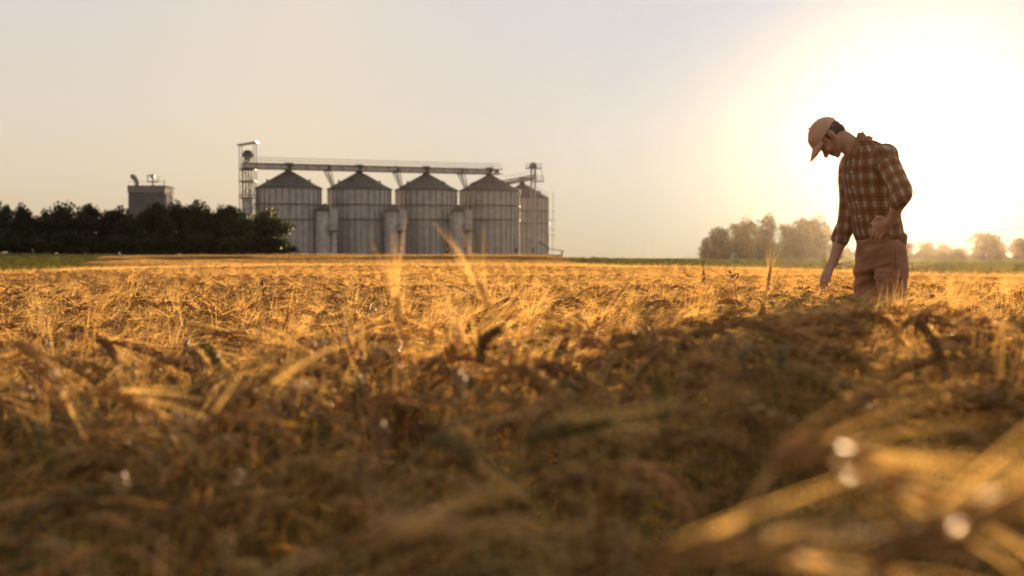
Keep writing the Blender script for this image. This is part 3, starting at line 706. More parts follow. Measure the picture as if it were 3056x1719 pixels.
# cloth coordinates for the checks: round the torso or the sleeve, and along it
V = coords(shirt.data); UV = np.zeros((len(V), 3))
tz_ = np.array([t[2] for t in TR]); tx_ = np.interp(V[:, 2], tz_, [t[0] for t in TR])
rel = V - np.stack([tx_, np.zeros(len(V)), V[:, 2]], 1)
l_, f_ = rel @ LV, rel @ FV
dt = np.hypot(l_ / np.interp(V[:, 2], tz_, [t[3] for t in TR]), f_ / np.interp(V[:, 2], tz_, [t[4] for t in TR]))
UV[:, 0] = np.arctan2(l_, f_) * .15; UV[:, 1] = V[:, 2] - .10 * l_ * 0 ; best = np.abs(dt - 1) * .13 + np.where(V[:, 2] > 1.5, -.05, 0)
for (A, B_, C, rr_) in ((SHR, ELR, WRR, .062), (SHL, ELL, WRL, .066)):
    ax0 = unit3(B_ - A); e1 = unit3(np.cross(ax0, (0, -1.0, 0)))
    for P, Q, first in ((A, B_, True), (B_, C, False)):
        ax = (Q - P) / np.linalg.norm(Q - P); t = np.clip((V - P) @ ax, 0, np.linalg.norm(Q - P)); q = V - P - t[:, None] * ax
        dd = np.abs(np.linalg.norm(q, axis=1) - rr_)
        m = (dd < best) & ((t > .06) | (not first)); best = np.where(m, dd, best)
        UV[m, 0] = (V[m] - A) @ e1 * 1.25 + 5; UV[m, 1] = (V[m] - A) @ ax0 + 3.0
a_ = shirt.data.attributes.new('cloth', 'FLOAT_VECTOR', 'POINT'); a_.data.foreach_set('vector', UV.ravel().astype(np.float32))
pm = bpy.data.materials.new('checked_cotton'); pm.use_nodes = True; t_ = pm.node_tree; nd, lk = t_.nodes, t_.links
pb = nd['Principled BSDF']; pb.inputs['Roughness'].default_value = .85; pb.inputs['Specular IOR Level'].default_value = .2
an = nd.new('ShaderNodeAttribute'); an.attribute_name = 'cloth'; sx = nd.new('ShaderNodeSeparateXYZ'); lk.new(an.outputs['Vector'], sx.inputs[0])
def mth(op, a, b=None, c=None):
    m = nd.new('ShaderNodeMath'); m.operation = op
    for i_, v in enumerate((a, b, c)):
        if v is None: continue
        if isinstance(v, (int, float)): m.inputs[i_].default_value = v
        else: lk.new(v, m.inputs[i_])
    return m.outputs[0]
def band(src, period, width, off=0.0):
    x = mth('FRACT', mth('MULTIPLY_ADD', src, 1 / period, off)); return mth('LESS_THAN', x, width)
bu, bv = band(sx.outputs['X'], .064, .30), band(sx.outputs['Y'], .078, .42)
tu, tv = band(sx.outputs['X'], .064, .06, .35), band(sx.outputs['Y'], .078, .05, .30)
def mix(f, a, b):
    m = nd.new('ShaderNodeMix'); m.data_type = 'RGBA'; lk.new(f, m.inputs['Factor'])
    for s_, v in ((m.inputs[6], a), (m.inputs[7], b)):
        if isinstance(v, tuple): s_.default_value = (*v, 1)
        else: lk.new(v, s_)
    return m.outputs[2]
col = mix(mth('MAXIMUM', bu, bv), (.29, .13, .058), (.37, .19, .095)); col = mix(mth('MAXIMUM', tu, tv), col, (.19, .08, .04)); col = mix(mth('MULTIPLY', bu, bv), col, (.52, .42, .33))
lk.new(col, pb.inputs['Base Color'])
tl = nd.new('ShaderNodeBsdfTranslucent'); lk.new(col, tl.inputs[0]); ms = nd.new('ShaderNodeMixShader'); ms.inputs[0].default_value = .22
lk.new(pb.outputs[0], ms.inputs[1]); lk.new(tl.outputs[0], ms.inputs[2]); lk.new(ms.outputs[0], nd['Material Output'].inputs['Surface'])
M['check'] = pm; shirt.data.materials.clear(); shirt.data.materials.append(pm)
def strip(g, P, up, w, th):
    """flat cloth strip along P, w wide along up, th thick"""
    P = np.array(P, float); up = np.array(up, float)
    T = unit3(np.gradient(P, axis=0)); U = unit3(up - T * np.sum(T * up, 1)[:, None]); Nn = np.cross(T, U)
    V = np.stack([P - Nn * th, P + Nn * th, P + U * w + Nn * th, P + U * w - Nn * th], 1).reshape(-1, 3); k = len(P)
    F = [(4 * i + j, 4 * i + (j + 1) % 4, 4 * i + 4 + (j + 1) % 4, 4 * i + 4 + j) for i in range(k - 1) for j in range(4)]
    g.add(V, [F, [(0, 3, 2, 1), (4 * k - 4, 4 * k - 3, 4 * k - 2, 4 * k - 1)]])
# collar standing round the neck, one point turned up at the nape
g = Geo(); P = []
cc = ML(-.083, 0, 1.522); ca_ = unit3(np.array((-.72, 0, .69))); ex = np.array((.69, 0, .72)); ey = np.array((0, -1.0, 0))
for a in np.linspace(R(-150), R(150), 22): P.append(cc + (ex * math.cos(a) * .082 + ey * math.sin(a) * .076) - ca_ * (.012 + .045 * (1 - math.cos(a)) / 2))
strip(g, P, ca_ + ex * .1, .040, .003)
strip(g, [p + unit3(p - cc) * .010 for p in P], -ca_ * .4 + ex * .12, .034, .003)
ctop = ML(-.060, .0, 1.583)
g.add([ctop + np.array(v) for v in ((-.018, -.03, -.02), (.028, -.03, -.022), (.020, -.03, .010), (-.008, -.03, .014), (-.018, .03, -.02), (.028, .03, -.022), (.020, .03, .010), (-.008, .03, .014))], [[(0,1,2,3),(7,6,5,4),(0,4,5,1),(1,5,6,2),(2,6,7,3),(3,7,4,0)]])
M['collarcloth'] = man_mat('brown_cotton', (.33, .16, .075), .85, noise=25, var=1, lo=.75, hi=1.25)
g.obj('collar', M['collarcloth'], shirt)
M['button'] = man_mat('button', (.6, .55, .48), .3)
for zb in (1.12, 1.20, 1.285, 1.37, 1.44):
    i_ = int(np.argmin(np.abs(V[:, 2] - zb) * 3 + np.abs(np.arctan2(l_, f_) - .02) * .3 + np.where(f_ > .08, 0, 9)))
    g = Geo(); p = V[i_] + FV * .004; g.tube([p - FV * .004, p + FV * .003], [.0065, .006], 10); g.obj('button', M['button'], shirt)

# ---- trousers
tr_ = Geo()
ring_loft(tr_, [(.062, 0, 1.03, .135, .105), (.062, 0, .98, .148, .118), (.062, 0, .92, .160, .120), (.062, 0, .86, .160, .110), (.06, 0, .81, .150, .092)], 32, 2.2)
for h_, k_, a_, hs_ in ((HIPR, KNR, ANR, 0), (HIPL, KNL, ANL, 0)):
    limb(tr_, [h_ + np.array((0, 0, -.02)), h_ * .6 + k_ * .4, k_, k_ * .5 + a_ * .5, a_ + np.array((0, 0, .02))], [.092, .090, .080, .072, .070], 22)
ellipsoid(tr_, ML(.172, .05, .985), ((.040, 0, -.014), (0, .055, 0), (.012, 0, .060)))       # bulging rear pocket
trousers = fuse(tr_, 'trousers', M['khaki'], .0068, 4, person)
def trouser_fold(p):
    f = .013 * mnoise.noise(Vector((p.x * 9 + p.z * 6, p.y * 9, p.z * 8 + 2))) + .011 * mnoise.noise(Vector((p.x * 14 - p.z * 16, p.y * 12, p.z * 20 + 5)))
    if p.z < .80: f -= .003
    f += .0045 * math.exp(-((p.z - .825 - .03 * math.sin(p.x * 14)) / .012) ** 2)
    return f
wrinkle(trousers.data, trouser_fold)
def pocket(z0, z1, ang0, ang1, c, rad, name, push=.006):
    g = Geo(); n = 9; k = 5; V = []
    for o_ in (0, push):
        for z in np.linspace(z0, z1, k):
            for a in np.linspace(ang0, ang1, n):
                e_ = 1 if o_ == 0 else .97
                V.append(c + np.array((math.cos(a) * (rad + o_), math.sin(a) * (rad + o_), z)))
    F = []
    for o_, fl in ((0, 1), (k * n, 0)):
        for i in range(k - 1):
            for j in range(n - 1):
                q = (o_ + i * n + j, o_ + i * n + j + 1, o_ + (i + 1) * n + j + 1, o_ + (i + 1) * n + j); F.append(q[::-1] if fl else q)
    ed = [j for j in range(n)] + [i * n + n - 1 for i in range(1, k)] + [(k - 1) * n + j for j in range(n - 2, -1, -1)] + [i * n for i in range(k - 2, 0, -1)]
    for a, b in zip(ed, ed[1:] + ed[:1]): F.append((a, b, b + k * n, a + k * n))
    g.add(V, [F]); return g.obj(name, M['khaki'], trousers)
lc = HIPL * .6 + KNL * .4; lc[2] = 0
pk = pocket(.60, .79, R(-82), R(4), lc, .080, 'cargo_pocket', .012)
fl = pocket(.775, .822, R(-86), R(8), lc, .080, 'pocket_flap', .019); fl.parent = pk

g = Geo(); Vt = coords(trousers.data); sp_ = []
for z in np.linspace(.99, .55, 24):                                                        # outer side seam of the near leg
    k_ = np.where(np.abs(Vt[:, 2] - z) < .008)[0]; q = Vt[k_]; i_ = k_[np.argmin(q[:, 1] - .15 * np.abs(q[:, 0] - .15) * -1 + .9 * np.abs(q[:, 0] - (.145 + .02 * (z < .8))))]; sp_.append(Vt[i_])
sp_ = np.array(sp_)
for _ in range(3): sp_[1:-1] = (sp_[:-2] + 2 * sp_[1:-1] + sp_[2:]) / 4
M['seam'] = man_mat('seam_stitching', (.20, .10, .055), .9)
g.tube(sp_ + np.array((0, -.001, 0)), .0032, 6); g.obj('side_seam', M['seam'], trousers)

# ---- cap and hair
cp = Geo()
ellipsoid(cp, H(-.082, .128), (HF * .108, HS * .086, HU * .096), 20)
ellipsoid(cp, H(-.045, .158), (HF * .060, HS * .070, HU * .055), 20)
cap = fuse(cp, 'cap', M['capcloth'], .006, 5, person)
def capcut(p):                                                                             # lower edge of the cap: draw everything under it tight to the head
    q = np.array(p) - CHIN; u = q @ HU; f = q @ HF
    edge = .128 + .10 * (f + .01) * .55
    return -.030 if u < edge - .004 else .0015 * mnoise.noise(p * 22)
wrinkle(cap.data, capcut)
g = Geo(); n = 15; V = []
for o_ in (0, 1):
    for rr_ in np.linspace(0, 1, 6):
        for a in np.linspace(-1, 1, n):
            s_ = a * .078; base = .006 + .006 * (1 - a * a); ln = .004 + .078 * max(0, 1 - abs(a) ** 2.6) ** .5
            f = base - .045 * a * a + ln * rr_; u = .139 - .010 * a * a * 2.2 + .012 * (1 - rr_) - .010 * rr_ ** 2 + (.0035 if o_ else 0)
            V.append(H(f, u, s_))
F = []; m_ = 6 * n
for i in range(5):
    for j in range(n - 1):
        q = (i * n + j, i * n + j + 1, (i + 1) * n + j + 1, (i + 1) * n + j); F += [q, tuple(x + m_ for x in q[::-1])]
ed = list(range(n)) + [i * n + n - 1 for i in range(1, 6)] + [5 * n + j for j in range(n - 2, -1, -1)] + [i * n for i in range(4, 0, -1)]
for a, b in zip(ed, ed[1:] + ed[:1]): F.append((a, a + m_, b + m_, b))
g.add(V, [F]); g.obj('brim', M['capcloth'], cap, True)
g = Geo(); p = H(-.075, .226); g.lathe([(.0, .004), (.007, .003), (.009, -.002), (.006, -.006)], 10); g.v[0] += p; g.obj('button', M['capcloth'], cap)
hg = Geo()
ellipsoid(hg, H(-.106, .108), (HF * .080, HS * .0765, HU * .072), 18)
ellipsoid(hg, H(-.140, .075), (HF * .040, HS * .055, HU * .045), 16)
for s in (-1, 1): limb(hg, [H(-.085, .125, s * .068), H(-.078, .095, s * .068)], [.012, .007], 8)      # sideburns
hair = fuse(hg, 'hair', M['hair'], .006, 3, person)
wrinkle(hair.data, lambda p: .003 * mnoise.noise(Vector((p.x * 60, p.y * 60, p.z * 60))))
for a_ in (ANR, ANL):
    g = Geo(); limb(g, [a_ + np.array((.02, 0, .06)), a_ + np.array((.02, 0, -.035)), a_ + FV * .10 + np.array((0, 0, -.05)), a_ + FV * .20 + np.array((0, 0, -.055))], [.052, .05, .042, .035], 16)
    g.obj('boot', M['bootleather'], person, True)

# cloth fuzz that lights up along the edges against the sun
for k_, w_ in (('check', .6), ('khaki', .5), ('capcloth', .5), ('collarcloth', .6), ('hair', .4), ('skin', .25)):
    p_ = M[k_].node_tree.nodes['Principled BSDF']; p_.inputs['Sheen Weight'].default_value = w_; p_.inputs['Sheen Roughness'].default_value = .35; p_.inputs['Sheen Tint'].default_value = (1, .85, .65, 1)

# ------------------------------------------------------------------ barley
EARC = [(.37, .20, .070), (.43, .245, .085), (.31, .155, .055), (.48, .30, .12)]
AWNC = [(.73, .49, .20), (.78, .56, .25), (.67, .43, .165)]
STEMC = [(.43, .32, .12), (.50, .38, .16), (.34, .28, .10)]
LEAFC = [(.52, .33, .11), (.60, .42, .18), (.40, .25, .08), (.62, .33, .06)]
GREEN = (.17, .19, .05)

def unit(a): return a / (np.linalg.norm(a, axis=-1, keepdims=True) + 1e-12)

BI = np.array([(0, 0, 0), (.45, 1, 0), (.45, 0, 1), (.45, -1, 0), (.45, 0, -1), (1, 0, 0)])
BF = np.array([(0, 2, 1), (0, 3, 2), (0, 4, 3), (0, 1, 4), (5, 1, 2), (5, 2, 3), (5, 3, 4), (5, 4, 1)])

def stalk_path(r, H, az, bend, neck=.09, ear=.09, lean=None):
    """points of a nodding stalk with its highest point at H: stem part, ear part"""
    lean = abs(r.normal(.06, .05)) if lean is None else lean
    nn, ne = 5, 10
    th = [lean]
    a0, a1 = lean, bend
    fr = np.concatenate([np.linspace(.04, .55, nn), np.linspace(.60, 1, ne)])
    ang = a0 + (a1 - a0) * fr
    ds = np.concatenate([np.full(nn, neck / nn), np.full(ne, ear / ne)])
    dx = np.cumsum(np.sin(ang) * ds); dz = np.cumsum(np.cos(ang) * ds)
    top = max(0, dz.max()); L = max(.2, (H - top)) 
    bx = L * math.tan(lean)
    x = np.concatenate([[0, bx * .5, bx], bx + dx]); z = np.concatenate([[0, L * .5, L], L + dz])
    side = r.normal(0, .012)
    y = np.concatenate([[0, 0, 0], np.linspace(0, side, nn + ne)])
    ca, sa = math.cos(az), math.sin(az)
    P = np.stack([x * ca - y * sa, x * sa + y * ca, z], 1)
    return P[:3 + nn], P[2 + nn:]

def add_ear(g, ga, r, P, col, acol, gl=.0160, gw=.0043, awn=.125, rows=3, aw=.00034, spread=.20, frac=.47):
    """grain rows along the ear and its long awns; g takes grains, ga awns"""
    T = unit(np.gradient(P, axis=0)); ref = unit(np.cross(T, r.normal(size=3)))
    n0 = unit(ref); b0 = unit(np.cross(T, n0))
    t = np.repeat(np.arange(len(P)), rows); ph = np.tile(np.arange(rows) * 2 * math.pi / rows, len(P)) + (t % 2) * math.pi / rows + r.normal(0, .15, len(t))
    o = np.cos(ph)[:, None] * n0[t] + np.sin(ph)[:, None] * b0[t]
    f = np.sin(np.clip((t + .8) / (len(P) + .3), 0, 1) * math.pi) ** .35
    c = P[t] + o * .0036 * f[:, None]
    ax = unit(T[t] + o * .30)
    s2 = unit(np.cross(ax, o)); o2 = np.cross(s2, ax)
    W = (gw * f)[:, None, None]
    V = c[:, None] + BI[None, :, :1] * gl * ax[:, None] + BI[None, :, 1:2] * W * s2[:, None] + BI[None, :, 2:] * W * o2[:, None]
    m = len(c)
    cc = np.repeat(np.array(col) * r.uniform(.75, 1.25, (m, 1)), 6, 0)
    g.add(V.reshape(-1, 3), [(BF[None] + 6 * np.arange(m)[:, None, None]).reshape(-1, 3)], cc, .36)
    # awns: thin tapering blades
    kp = r.random(m) < frac; T_, o, c, ax, f, m = T[t][kp], o[kp], c[kp], ax[kp], f[kp], int(kp.sum())
    d = unit(T_ + o * spread * r.uniform(.3, 1.3, (m, 1)) + r.normal(0, .05, (m, 3)))
    st = c + ax * gl * .8; Ln = (awn * r.uniform(.6, 1.1, m))[:, None]
    d2 = unit(d + np.array((0, 0, -.10)) + o * .06)
    mid = st + d * Ln * .5; tip = mid + d2 * Ln * .5
    w = unit(np.cross(d, r.normal(size=(m, 3)))) * aw
    V = np.stack([st - w, st + w, mid + w * .75, mid - w * .75, tip + w * .2, tip - w * .2], 1)
    k = 6 * np.arange(m)[:, None]
    ac = np.repeat(np.array(acol) * r.uniform(.8, 1.2, (m, 1)), 6, 0)
    ga.add(V.reshape(-1, 3), [np.concatenate([k + np.array((0, 1, 2, 3)), k + np.array((3, 2, 4, 5))])], ac)

def add_leaf(g, r, base, az, L, w, col, droop):
    n = 5; s = np.linspace(0, 1, n)
    a = R(35) + droop * s
    x = np.cumsum(np.sin(a)) * L / n; z = np.cumsum(np.cos(a)) * L / n
    ca, sa = math.cos(az), math.sin(az); tw = r.uniform(-.8, .8) + s * r.uniform(-1.5, 1.5)
    P = np.array(base) + np.stack([x * ca, x * sa, z], 1)
    sd = np.stack([-sa * np.cos(tw), ca * np.cos(tw), np.sin(tw)], 1)
    ww = (w * np.array((.6, 1, .9, .55, .08)))[:, None]
    V = np.concatenate([P - sd * ww, P + sd * ww]); k = np.arange(n - 1)
    g.add(V, [np.stack([k, k + 1, k + 1 + n, k + n], 1)], np.array(col) * r.uniform(.75, 1.2))

def pick(r, L): return np.array(L[r.integers(0, len(L))])

def rand_stalk(gs, ge, ga, gl_, r, x, y, H, az, detail=1, bend=None, frac=.47):
    t = r.random()
    if bend is None: bend = R(r.uniform(85, 150)) if t < .62 else (R(r.uniform(50, 90)) if t < .80 else R(r.uniform(8, 45)))
    ear = r.uniform(.085, .12)
    A, E = stalk_path(r, H, az, bend, r.uniform(.06, .12), ear)
    off = np.array((x, y, 0)); A = A + off; E = E + off
    grn = r.random() < .07
    tint = r.uniform(.8, 1.18)
    ec = (pick(r, EARC) * (1 - .6 * grn) + np.array(GREEN) * .6 * grn) * tint
    if detail == 1:
        gs.tube(A, np.linspace(.0019, .0011, len(A)), 3, pick(r, STEMC) * tint, cap=False, al=.5)
        add_ear(ge, ga, r, E, ec, pick(r, AWNC) * tint, frac=frac)
        for _ in range(2):
            z = H * r.uniform(.25, .8)
            lc = pick(r, LEAFC) if r.random() > .22 else np.array(GREEN) * 1.1
            add_leaf(gl_, r, (x, y, z), r.uniform(0, 6.28), r.uniform(.10, .22), r.uniform(.003, .006), lc, r.uniform(1.0, 2.6))
    else:                                                                            # the same plant far off: fewer faces
        ge.tube(E[::3], np.array((.004, .0065, .006, .003))[:len(E[::3])], 4, ec, cap=False, al=.25)
        gs.tube(A[::2], .0018, 3, pick(r, STEMC) * tint, cap=False, al=.5)
        add_ear(ge, ga, r, E[::4], ec, pick(r, AWNC) * tint, rows=3, frac=.38, aw=.0011, gl=.010, gw=.002)

def patch(seed, size, n, detail, frac=.47):
    r = np.random.default_rng(seed); g = Geo()
    k = int(math.sqrt(n)) + 1; c = 0
    for a in range(k):
        for b in range(k):
            if c >= n: break
            c += 1
            x = ((a + r.uniform(-.2, 1.2)) / k - .5) * size; y = ((b + r.uniform(-.2, 1.2)) / k - .5) * size
            az = r.normal(R(-25), R(45)) if r.random() < .7 else r.uniform(0, 6.28)
            H = .71 * min(.99, r.normal(.862, .075))
            rand_stalk(g, g, g, g, r, x, y, H, az, detail, None, frac)
    return g

src = bpy.data.collections.new('barley_sources')
NEARV, FARV = 10, 4
for k in range(NEARV):
    o = bpy.data.objects.new('patch_a%02d' % k, patch(500 + k, .5, 46, 1).mesh('patch', M['barley'])); src.objects.link(o)
CLOSEV = 5
for k in range(CLOSEV):
    o = bpy.data.objects.new('patch_c%02d' % k, patch(650 + k, .5, 40, 1, .22).mesh('patch', M['barley'])); src.objects.link(o)
for k in range(FARV):
    o = bpy.data.objects.new('patch_b%02d' % k, patch(600 + k, 2.0, 620, 2).mesh('patch', M['barley'])); src.objects.link(o)

# where the barley ends and the green crop begins
BL = [(-10.8, 30), (-25, 90)]
def in_barley(x, y):
    if y < 24: return True
    # left border line, then the right border
    xl = -10.2 - .25 * (y - 30) if y > 30 else -10.2 - (30 - y) * 1.4
    if x < xl: return False
    pts = [(2.4, 84), (5.5, 56), (9.5, 40), (12.6, 35), (22, 33), (60, 31)]
    if x <= pts[0][0]: return y < 96
    for (xa, ya), (xb, yb) in zip(pts, pts[1:]):
        if xa <= x <= xb: return y < ya + (yb - ya) * (x - xa) / (xb - xa)
    return False

def vig(x, y, s, ox=0.0): return mnoise.noise(Vector((x * s + ox, y * s, 3.3 + ox)))
def hscale(x, y):
    """how tall the crop stands: gentle swells, dips where it leans"""
    h = 1.0 + .026 * vig(x, y, .75) + .05 * vig(x * .6, y * 1.3, .3, 7.1) 
    d = vig(x * .5, y, .33, 19.0) if y < 26 else vig(x * .45, y, .17, 5.0)
    if y > 5 and d > (.10 if y < 44 else .02): h -= min(.36 if y < 44 else .45, (d - (.10 if y < 44 else .02)) * (1.5 if y < 26 else 2.4))
    for cx, cy, rad, am in BUMPS: h += am * math.exp(-((x - cx) ** 2 + (y - cy) ** 2) / rad ** 2)
    return h
BUMPS = [(.25, 2.2, .60, .10), (1.0, 2.6, .7, .09), (-1.1, .9, 1.7, -.13), (2.6, 5.0, 1.0, .05), (1.95, 7.7, .45, -.03), (0, .1, .6, -.2), (.3, .8, .45, -.05)]

def inst_points(cells):
    P, rot, scl, idx = [], [], [], []
    for x, y, rz, s, sz, i in cells:
        P.append((x, y)); rot.append((0, 0, rz)); scl.append((s, s, sz)); idx.append(i)
    P = np.array(P); z = hgt(P[:, 0], P[:, 1])
    return np.concatenate([P, z[:, None]], 1), np.array(rot), np.array(scl), np.array(idx)

def gn_stuff(name, data, coll):
    P, rot, scl, idx = data
    me = bpy.data.meshes.new(name); me.vertices.add(len(P)); me.vertices.foreach_set('co', P.ravel().astype(np.float32))
    for n_, t_, a_, f_ in (('rot', 'FLOAT_VECTOR', rot, 'vector'), ('scl', 'FLOAT_VECTOR', scl, 'vector'), ('idx', 'INT', idx, 'value')):
        at_ = me.attributes.new(n_, t_, 'POINT'); at_.data.foreach_set(f_, a_.ravel().astype(np.int32 if t_ == 'INT' else np.float32))
    o = mobj(name, me)
    ng = bpy.data.node_groups.new(name, 'GeometryNodeTree')
    ng.interface.new_socket('Geometry', in_out='INPUT', socket_type='NodeSocketGeometry'); ng.interface.new_socket('Geometry', in_out='OUTPUT', socket_type='NodeSocketGeometry')
    nd, lk = ng.nodes, ng.links
    gi, go = nd.new('NodeGroupInput'), nd.new('NodeGroupOutput')
    ci = nd.new('GeometryNodeCollectionInfo'); ci.inputs['Collection'].default_value = coll; ci.inputs['Separate Children'].default_value = True; ci.inputs['Reset Children'].default_value = True
    ip = nd.new('GeometryNodeInstanceOnPoints'); ip.inputs['Pick Instance'].default_value = True
    def attr(n_, t_):
        a = nd.new('GeometryNodeInputNamedAttribute'); a.data_type = t_; a.inputs['Name'].default_value = n_; return a.outputs['Attribute']
    er = nd.new('FunctionNodeEulerToRotation'); lk.new(attr('rot', 'FLOAT_VECTOR'), er.inputs[0]); lk.new(er.outputs[0], ip.inputs['Rotation'])
    lk.new(attr('scl', 'FLOAT_VECTOR'), ip.inputs['Scale']); lk.new(attr('idx', 'INT'), ip.inputs['Instance Index'])
    lk.new(gi.outputs[0], ip.inputs['Points']); lk.new(ci.outputs[0], ip.inputs['Instance']); lk.new(ip.outputs[0], go.inputs[0])
    md = o.modifiers.new('scatter', 'NODES'); md.node_group = ng
    return o

cells = []
rr = random.Random(5)
def fill(y0, y1, step, margin, idx0, nv, jit, slope=.40):
    y = y0
    while y < y1:
        X = slope * max(y, 0) + margin; x = -X + rr.random() * step
        while x < X:
            px, py = x + rr.uniform(-jit, jit), y + rr.uniform(-jit, jit)
            if in_barley(px, py) and not ((px - 2.03) ** 2 * 1.2 + (py - 8.1) ** 2 < .05):
                cells.append((px, py, rr.gauss(0, .30), rr.uniform(.95, 1.08), hscale(px, py), idx0 + rr.randrange(nv)))
            x += step
        y += step
fill(-1.2, 2.4, .66, 2.2, NEARV + FARV, CLOSEV, .16)
for px_, py_ in [(-.25 - .42 * i_, .85 + .42 * j_) for i_ in range(6) for j_ in range(4)]: cells.append((px_ + rr.uniform(-.08, .08), py_ + rr.uniform(-.08, .08), rr.gauss(0, .3), 1.0, hscale(px_, py_), NEARV + FARV + rr.randrange(CLOSEV)))
fill(2.5, 9.0, .45, 2.2, 0, NEARV, .10)
fill(9.0, 44.0, .44, 2.5, 0, NEARV, .1)
fill(44.0, 97.0, 1.4, 4.0, NEARV + 0, FARV, .5)
tag(gn_stuff('barley_field', inst_points(cells), src), 'ripe golden barley with nodding awned ears covering the field', 'barley', kind='stuff')

# green leafy crop beyond the barley
src2 = bpy.data.collections.new('crop_sources')
GC = [(.16, .145, .025), (.20, .17, .03), (.24, .19, .04), (.11, .11, .02)]
for k in range(3):
    r = np.random.default_rng(700 + k); n = 420
    P = np.stack([r.uniform(-1.6, 1.6, n), r.uniform(-1.6, 1.6, n), .5 * r.uniform(.25, 1, n) ** .6], 1)
    P[:, 2] *= .85 + .3 * np.sin(P[:, 0] * 3 + k) * np.cos(P[:, 1] * 2.3)
    a = r.uniform(0, 6.28, n); L = r.uniform(.09, .2, n); d = np.stack([np.cos(a), np.sin(a), r.uniform(-.3, .7, n)], 1)
    s = np.stack([-np.sin(a), np.cos(a), r.uniform(-.4, .4, n)], 1)
    V = np.stack([P - d * L[:, None] * .5, P + s * L[:, None] * .35, P + d * L[:, None] * .6 - np.array((0, 0, .03)), P - s * L[:, None] * .35], 1).reshape(-1, 3)
    g = Geo(); g.add(V, [np.arange(4 * n).reshape(-1, 4)], np.repeat(np.array(GC)[r.integers(0, 4, n)], 4, 0))
    src2.objects.link(bpy.data.objects.new('crop_c%02d' % k, g.mesh('crop', M['leaf'])))
def crop(name, test, y0, y1, lab):
    c = []; y = y0
    while y < y1:
        step = 1.5 if y < 90 else 2.3
        x = -.42 * y - 4
        while x < .42 * y + 6:
            px, py = x + rr.uniform(-.4, .4), y + rr.uniform(-.4, .4)
            if test(px, py): c.append((px, py, rr.uniform(0, 6.28), rr.uniform(.85, 1.1) * (1 if y < 90 else 1.5), rr.uniform(.85, 1.25), rr.randrange(3)))
            x += step
        y += step
    tag(gn_stuff(name, inst_points(c), src2), lab, 'crop', kind='stuff')
crop('green_crop', lambda x, y: not in_barley(x, y) and x > 1.5 and y < 420, 31, 420, 'green leafy crop in a strip beyond the barley on the right')
crop('green_crop', lambda x, y: not in_barley(x, y) and x < -9 and y < 172, 25, 172, 'green leafy crop in the left corner before the dark trees')

# the barley stalks nearest the camera, each a thing of its own
def near_proto(seed, bend, H=.71, ear=.095, green=0.0, awn=.12, scale=1.0):
    r = np.random.default_rng(seed)
    root = empty('barley_stalk', (0, 0, -50))
    A, E = stalk_path(r, H, 0.0, bend, .10, ear, lean=.05)
    tint = r.uniform(.62, 1.05)
    gs = Geo(); gs.tube(A, np.linspace(.0021, .0012, len(A)), 6, pick(r, STEMC) * tint); gs.obj('stem', M['barley'], root, True)
    ge, ga = Geo(), Geo()
    add_ear(ge, ga, r, E, (np.array((.50, .285, .10)) * (1 - green) + np.array(GREEN) * green) * tint, pick(r, AWNC) * tint, rows=4, gl=.017, gw=.0050, awn=awn, frac=.26)
    e_ = ge.obj('ear', M['barley'], root); ga.obj('awns', M['barley'], e_)
    for z in (.3, .5):
        gl_ = Geo(); add_leaf(gl_, r, (0, 0, H * z), r.uniform(0, 6.28), r.uniform(.13, .24), .006, pick(r, LEAFC) if r.random() > .3 else GREEN, r.uniform(1.2, 2.6))
        gl_.obj('leaf', M['barley'], root)
    return root, E
protos = [near_proto(800 + k, R(b), ear=l, green=gn)[0] for k, (b, l, gn) in enumerate(((150, .10, 0), (135, .095, 0), (160, .09, .5), (110, .10, 0), (80, .095, 0), (30, .09, 0), (125, .105, 0), (145, .085, .3), (100, .09, 0), (155, .1, 0)))]
used = set()
n_near = 0
for k in range(400):
    Y = .72 + 2.5 * rr.random() ** .8; X = (rr.uniform(-.38, .38)) * Y
    p = protos[rr.randrange(len(protos))]
    if p.name in used: o = copy_tree(p)
    else: o = p; used.add(p.name)
    o.location = (X, Y, float(hgt(X, Y)))
    az = rr.gauss(R(-15), R(50)) if rr.random() < .65 else rr.uniform(0, 6.28)
    o.rotation_euler = (0, 0, az); h = hscale(X, Y) * rr.gauss(.955, .03)
    o.scale = (1.0, 1.0, min(h, .97 if .2 < X / Y < .32 else 1.06))
    tag(o, 'one of the blurred ripe barley stalks in front of the camera', 'barley stalk', 'blurred barley stalks nearest the camera')
    n_near += 1
    if n_near >= 250: break
for p in protos:
    if p.name not in used:
        for c in list(p.children_recursive): bpy.data.objects.remove(c)
        bpy.data.objects.remove(p)
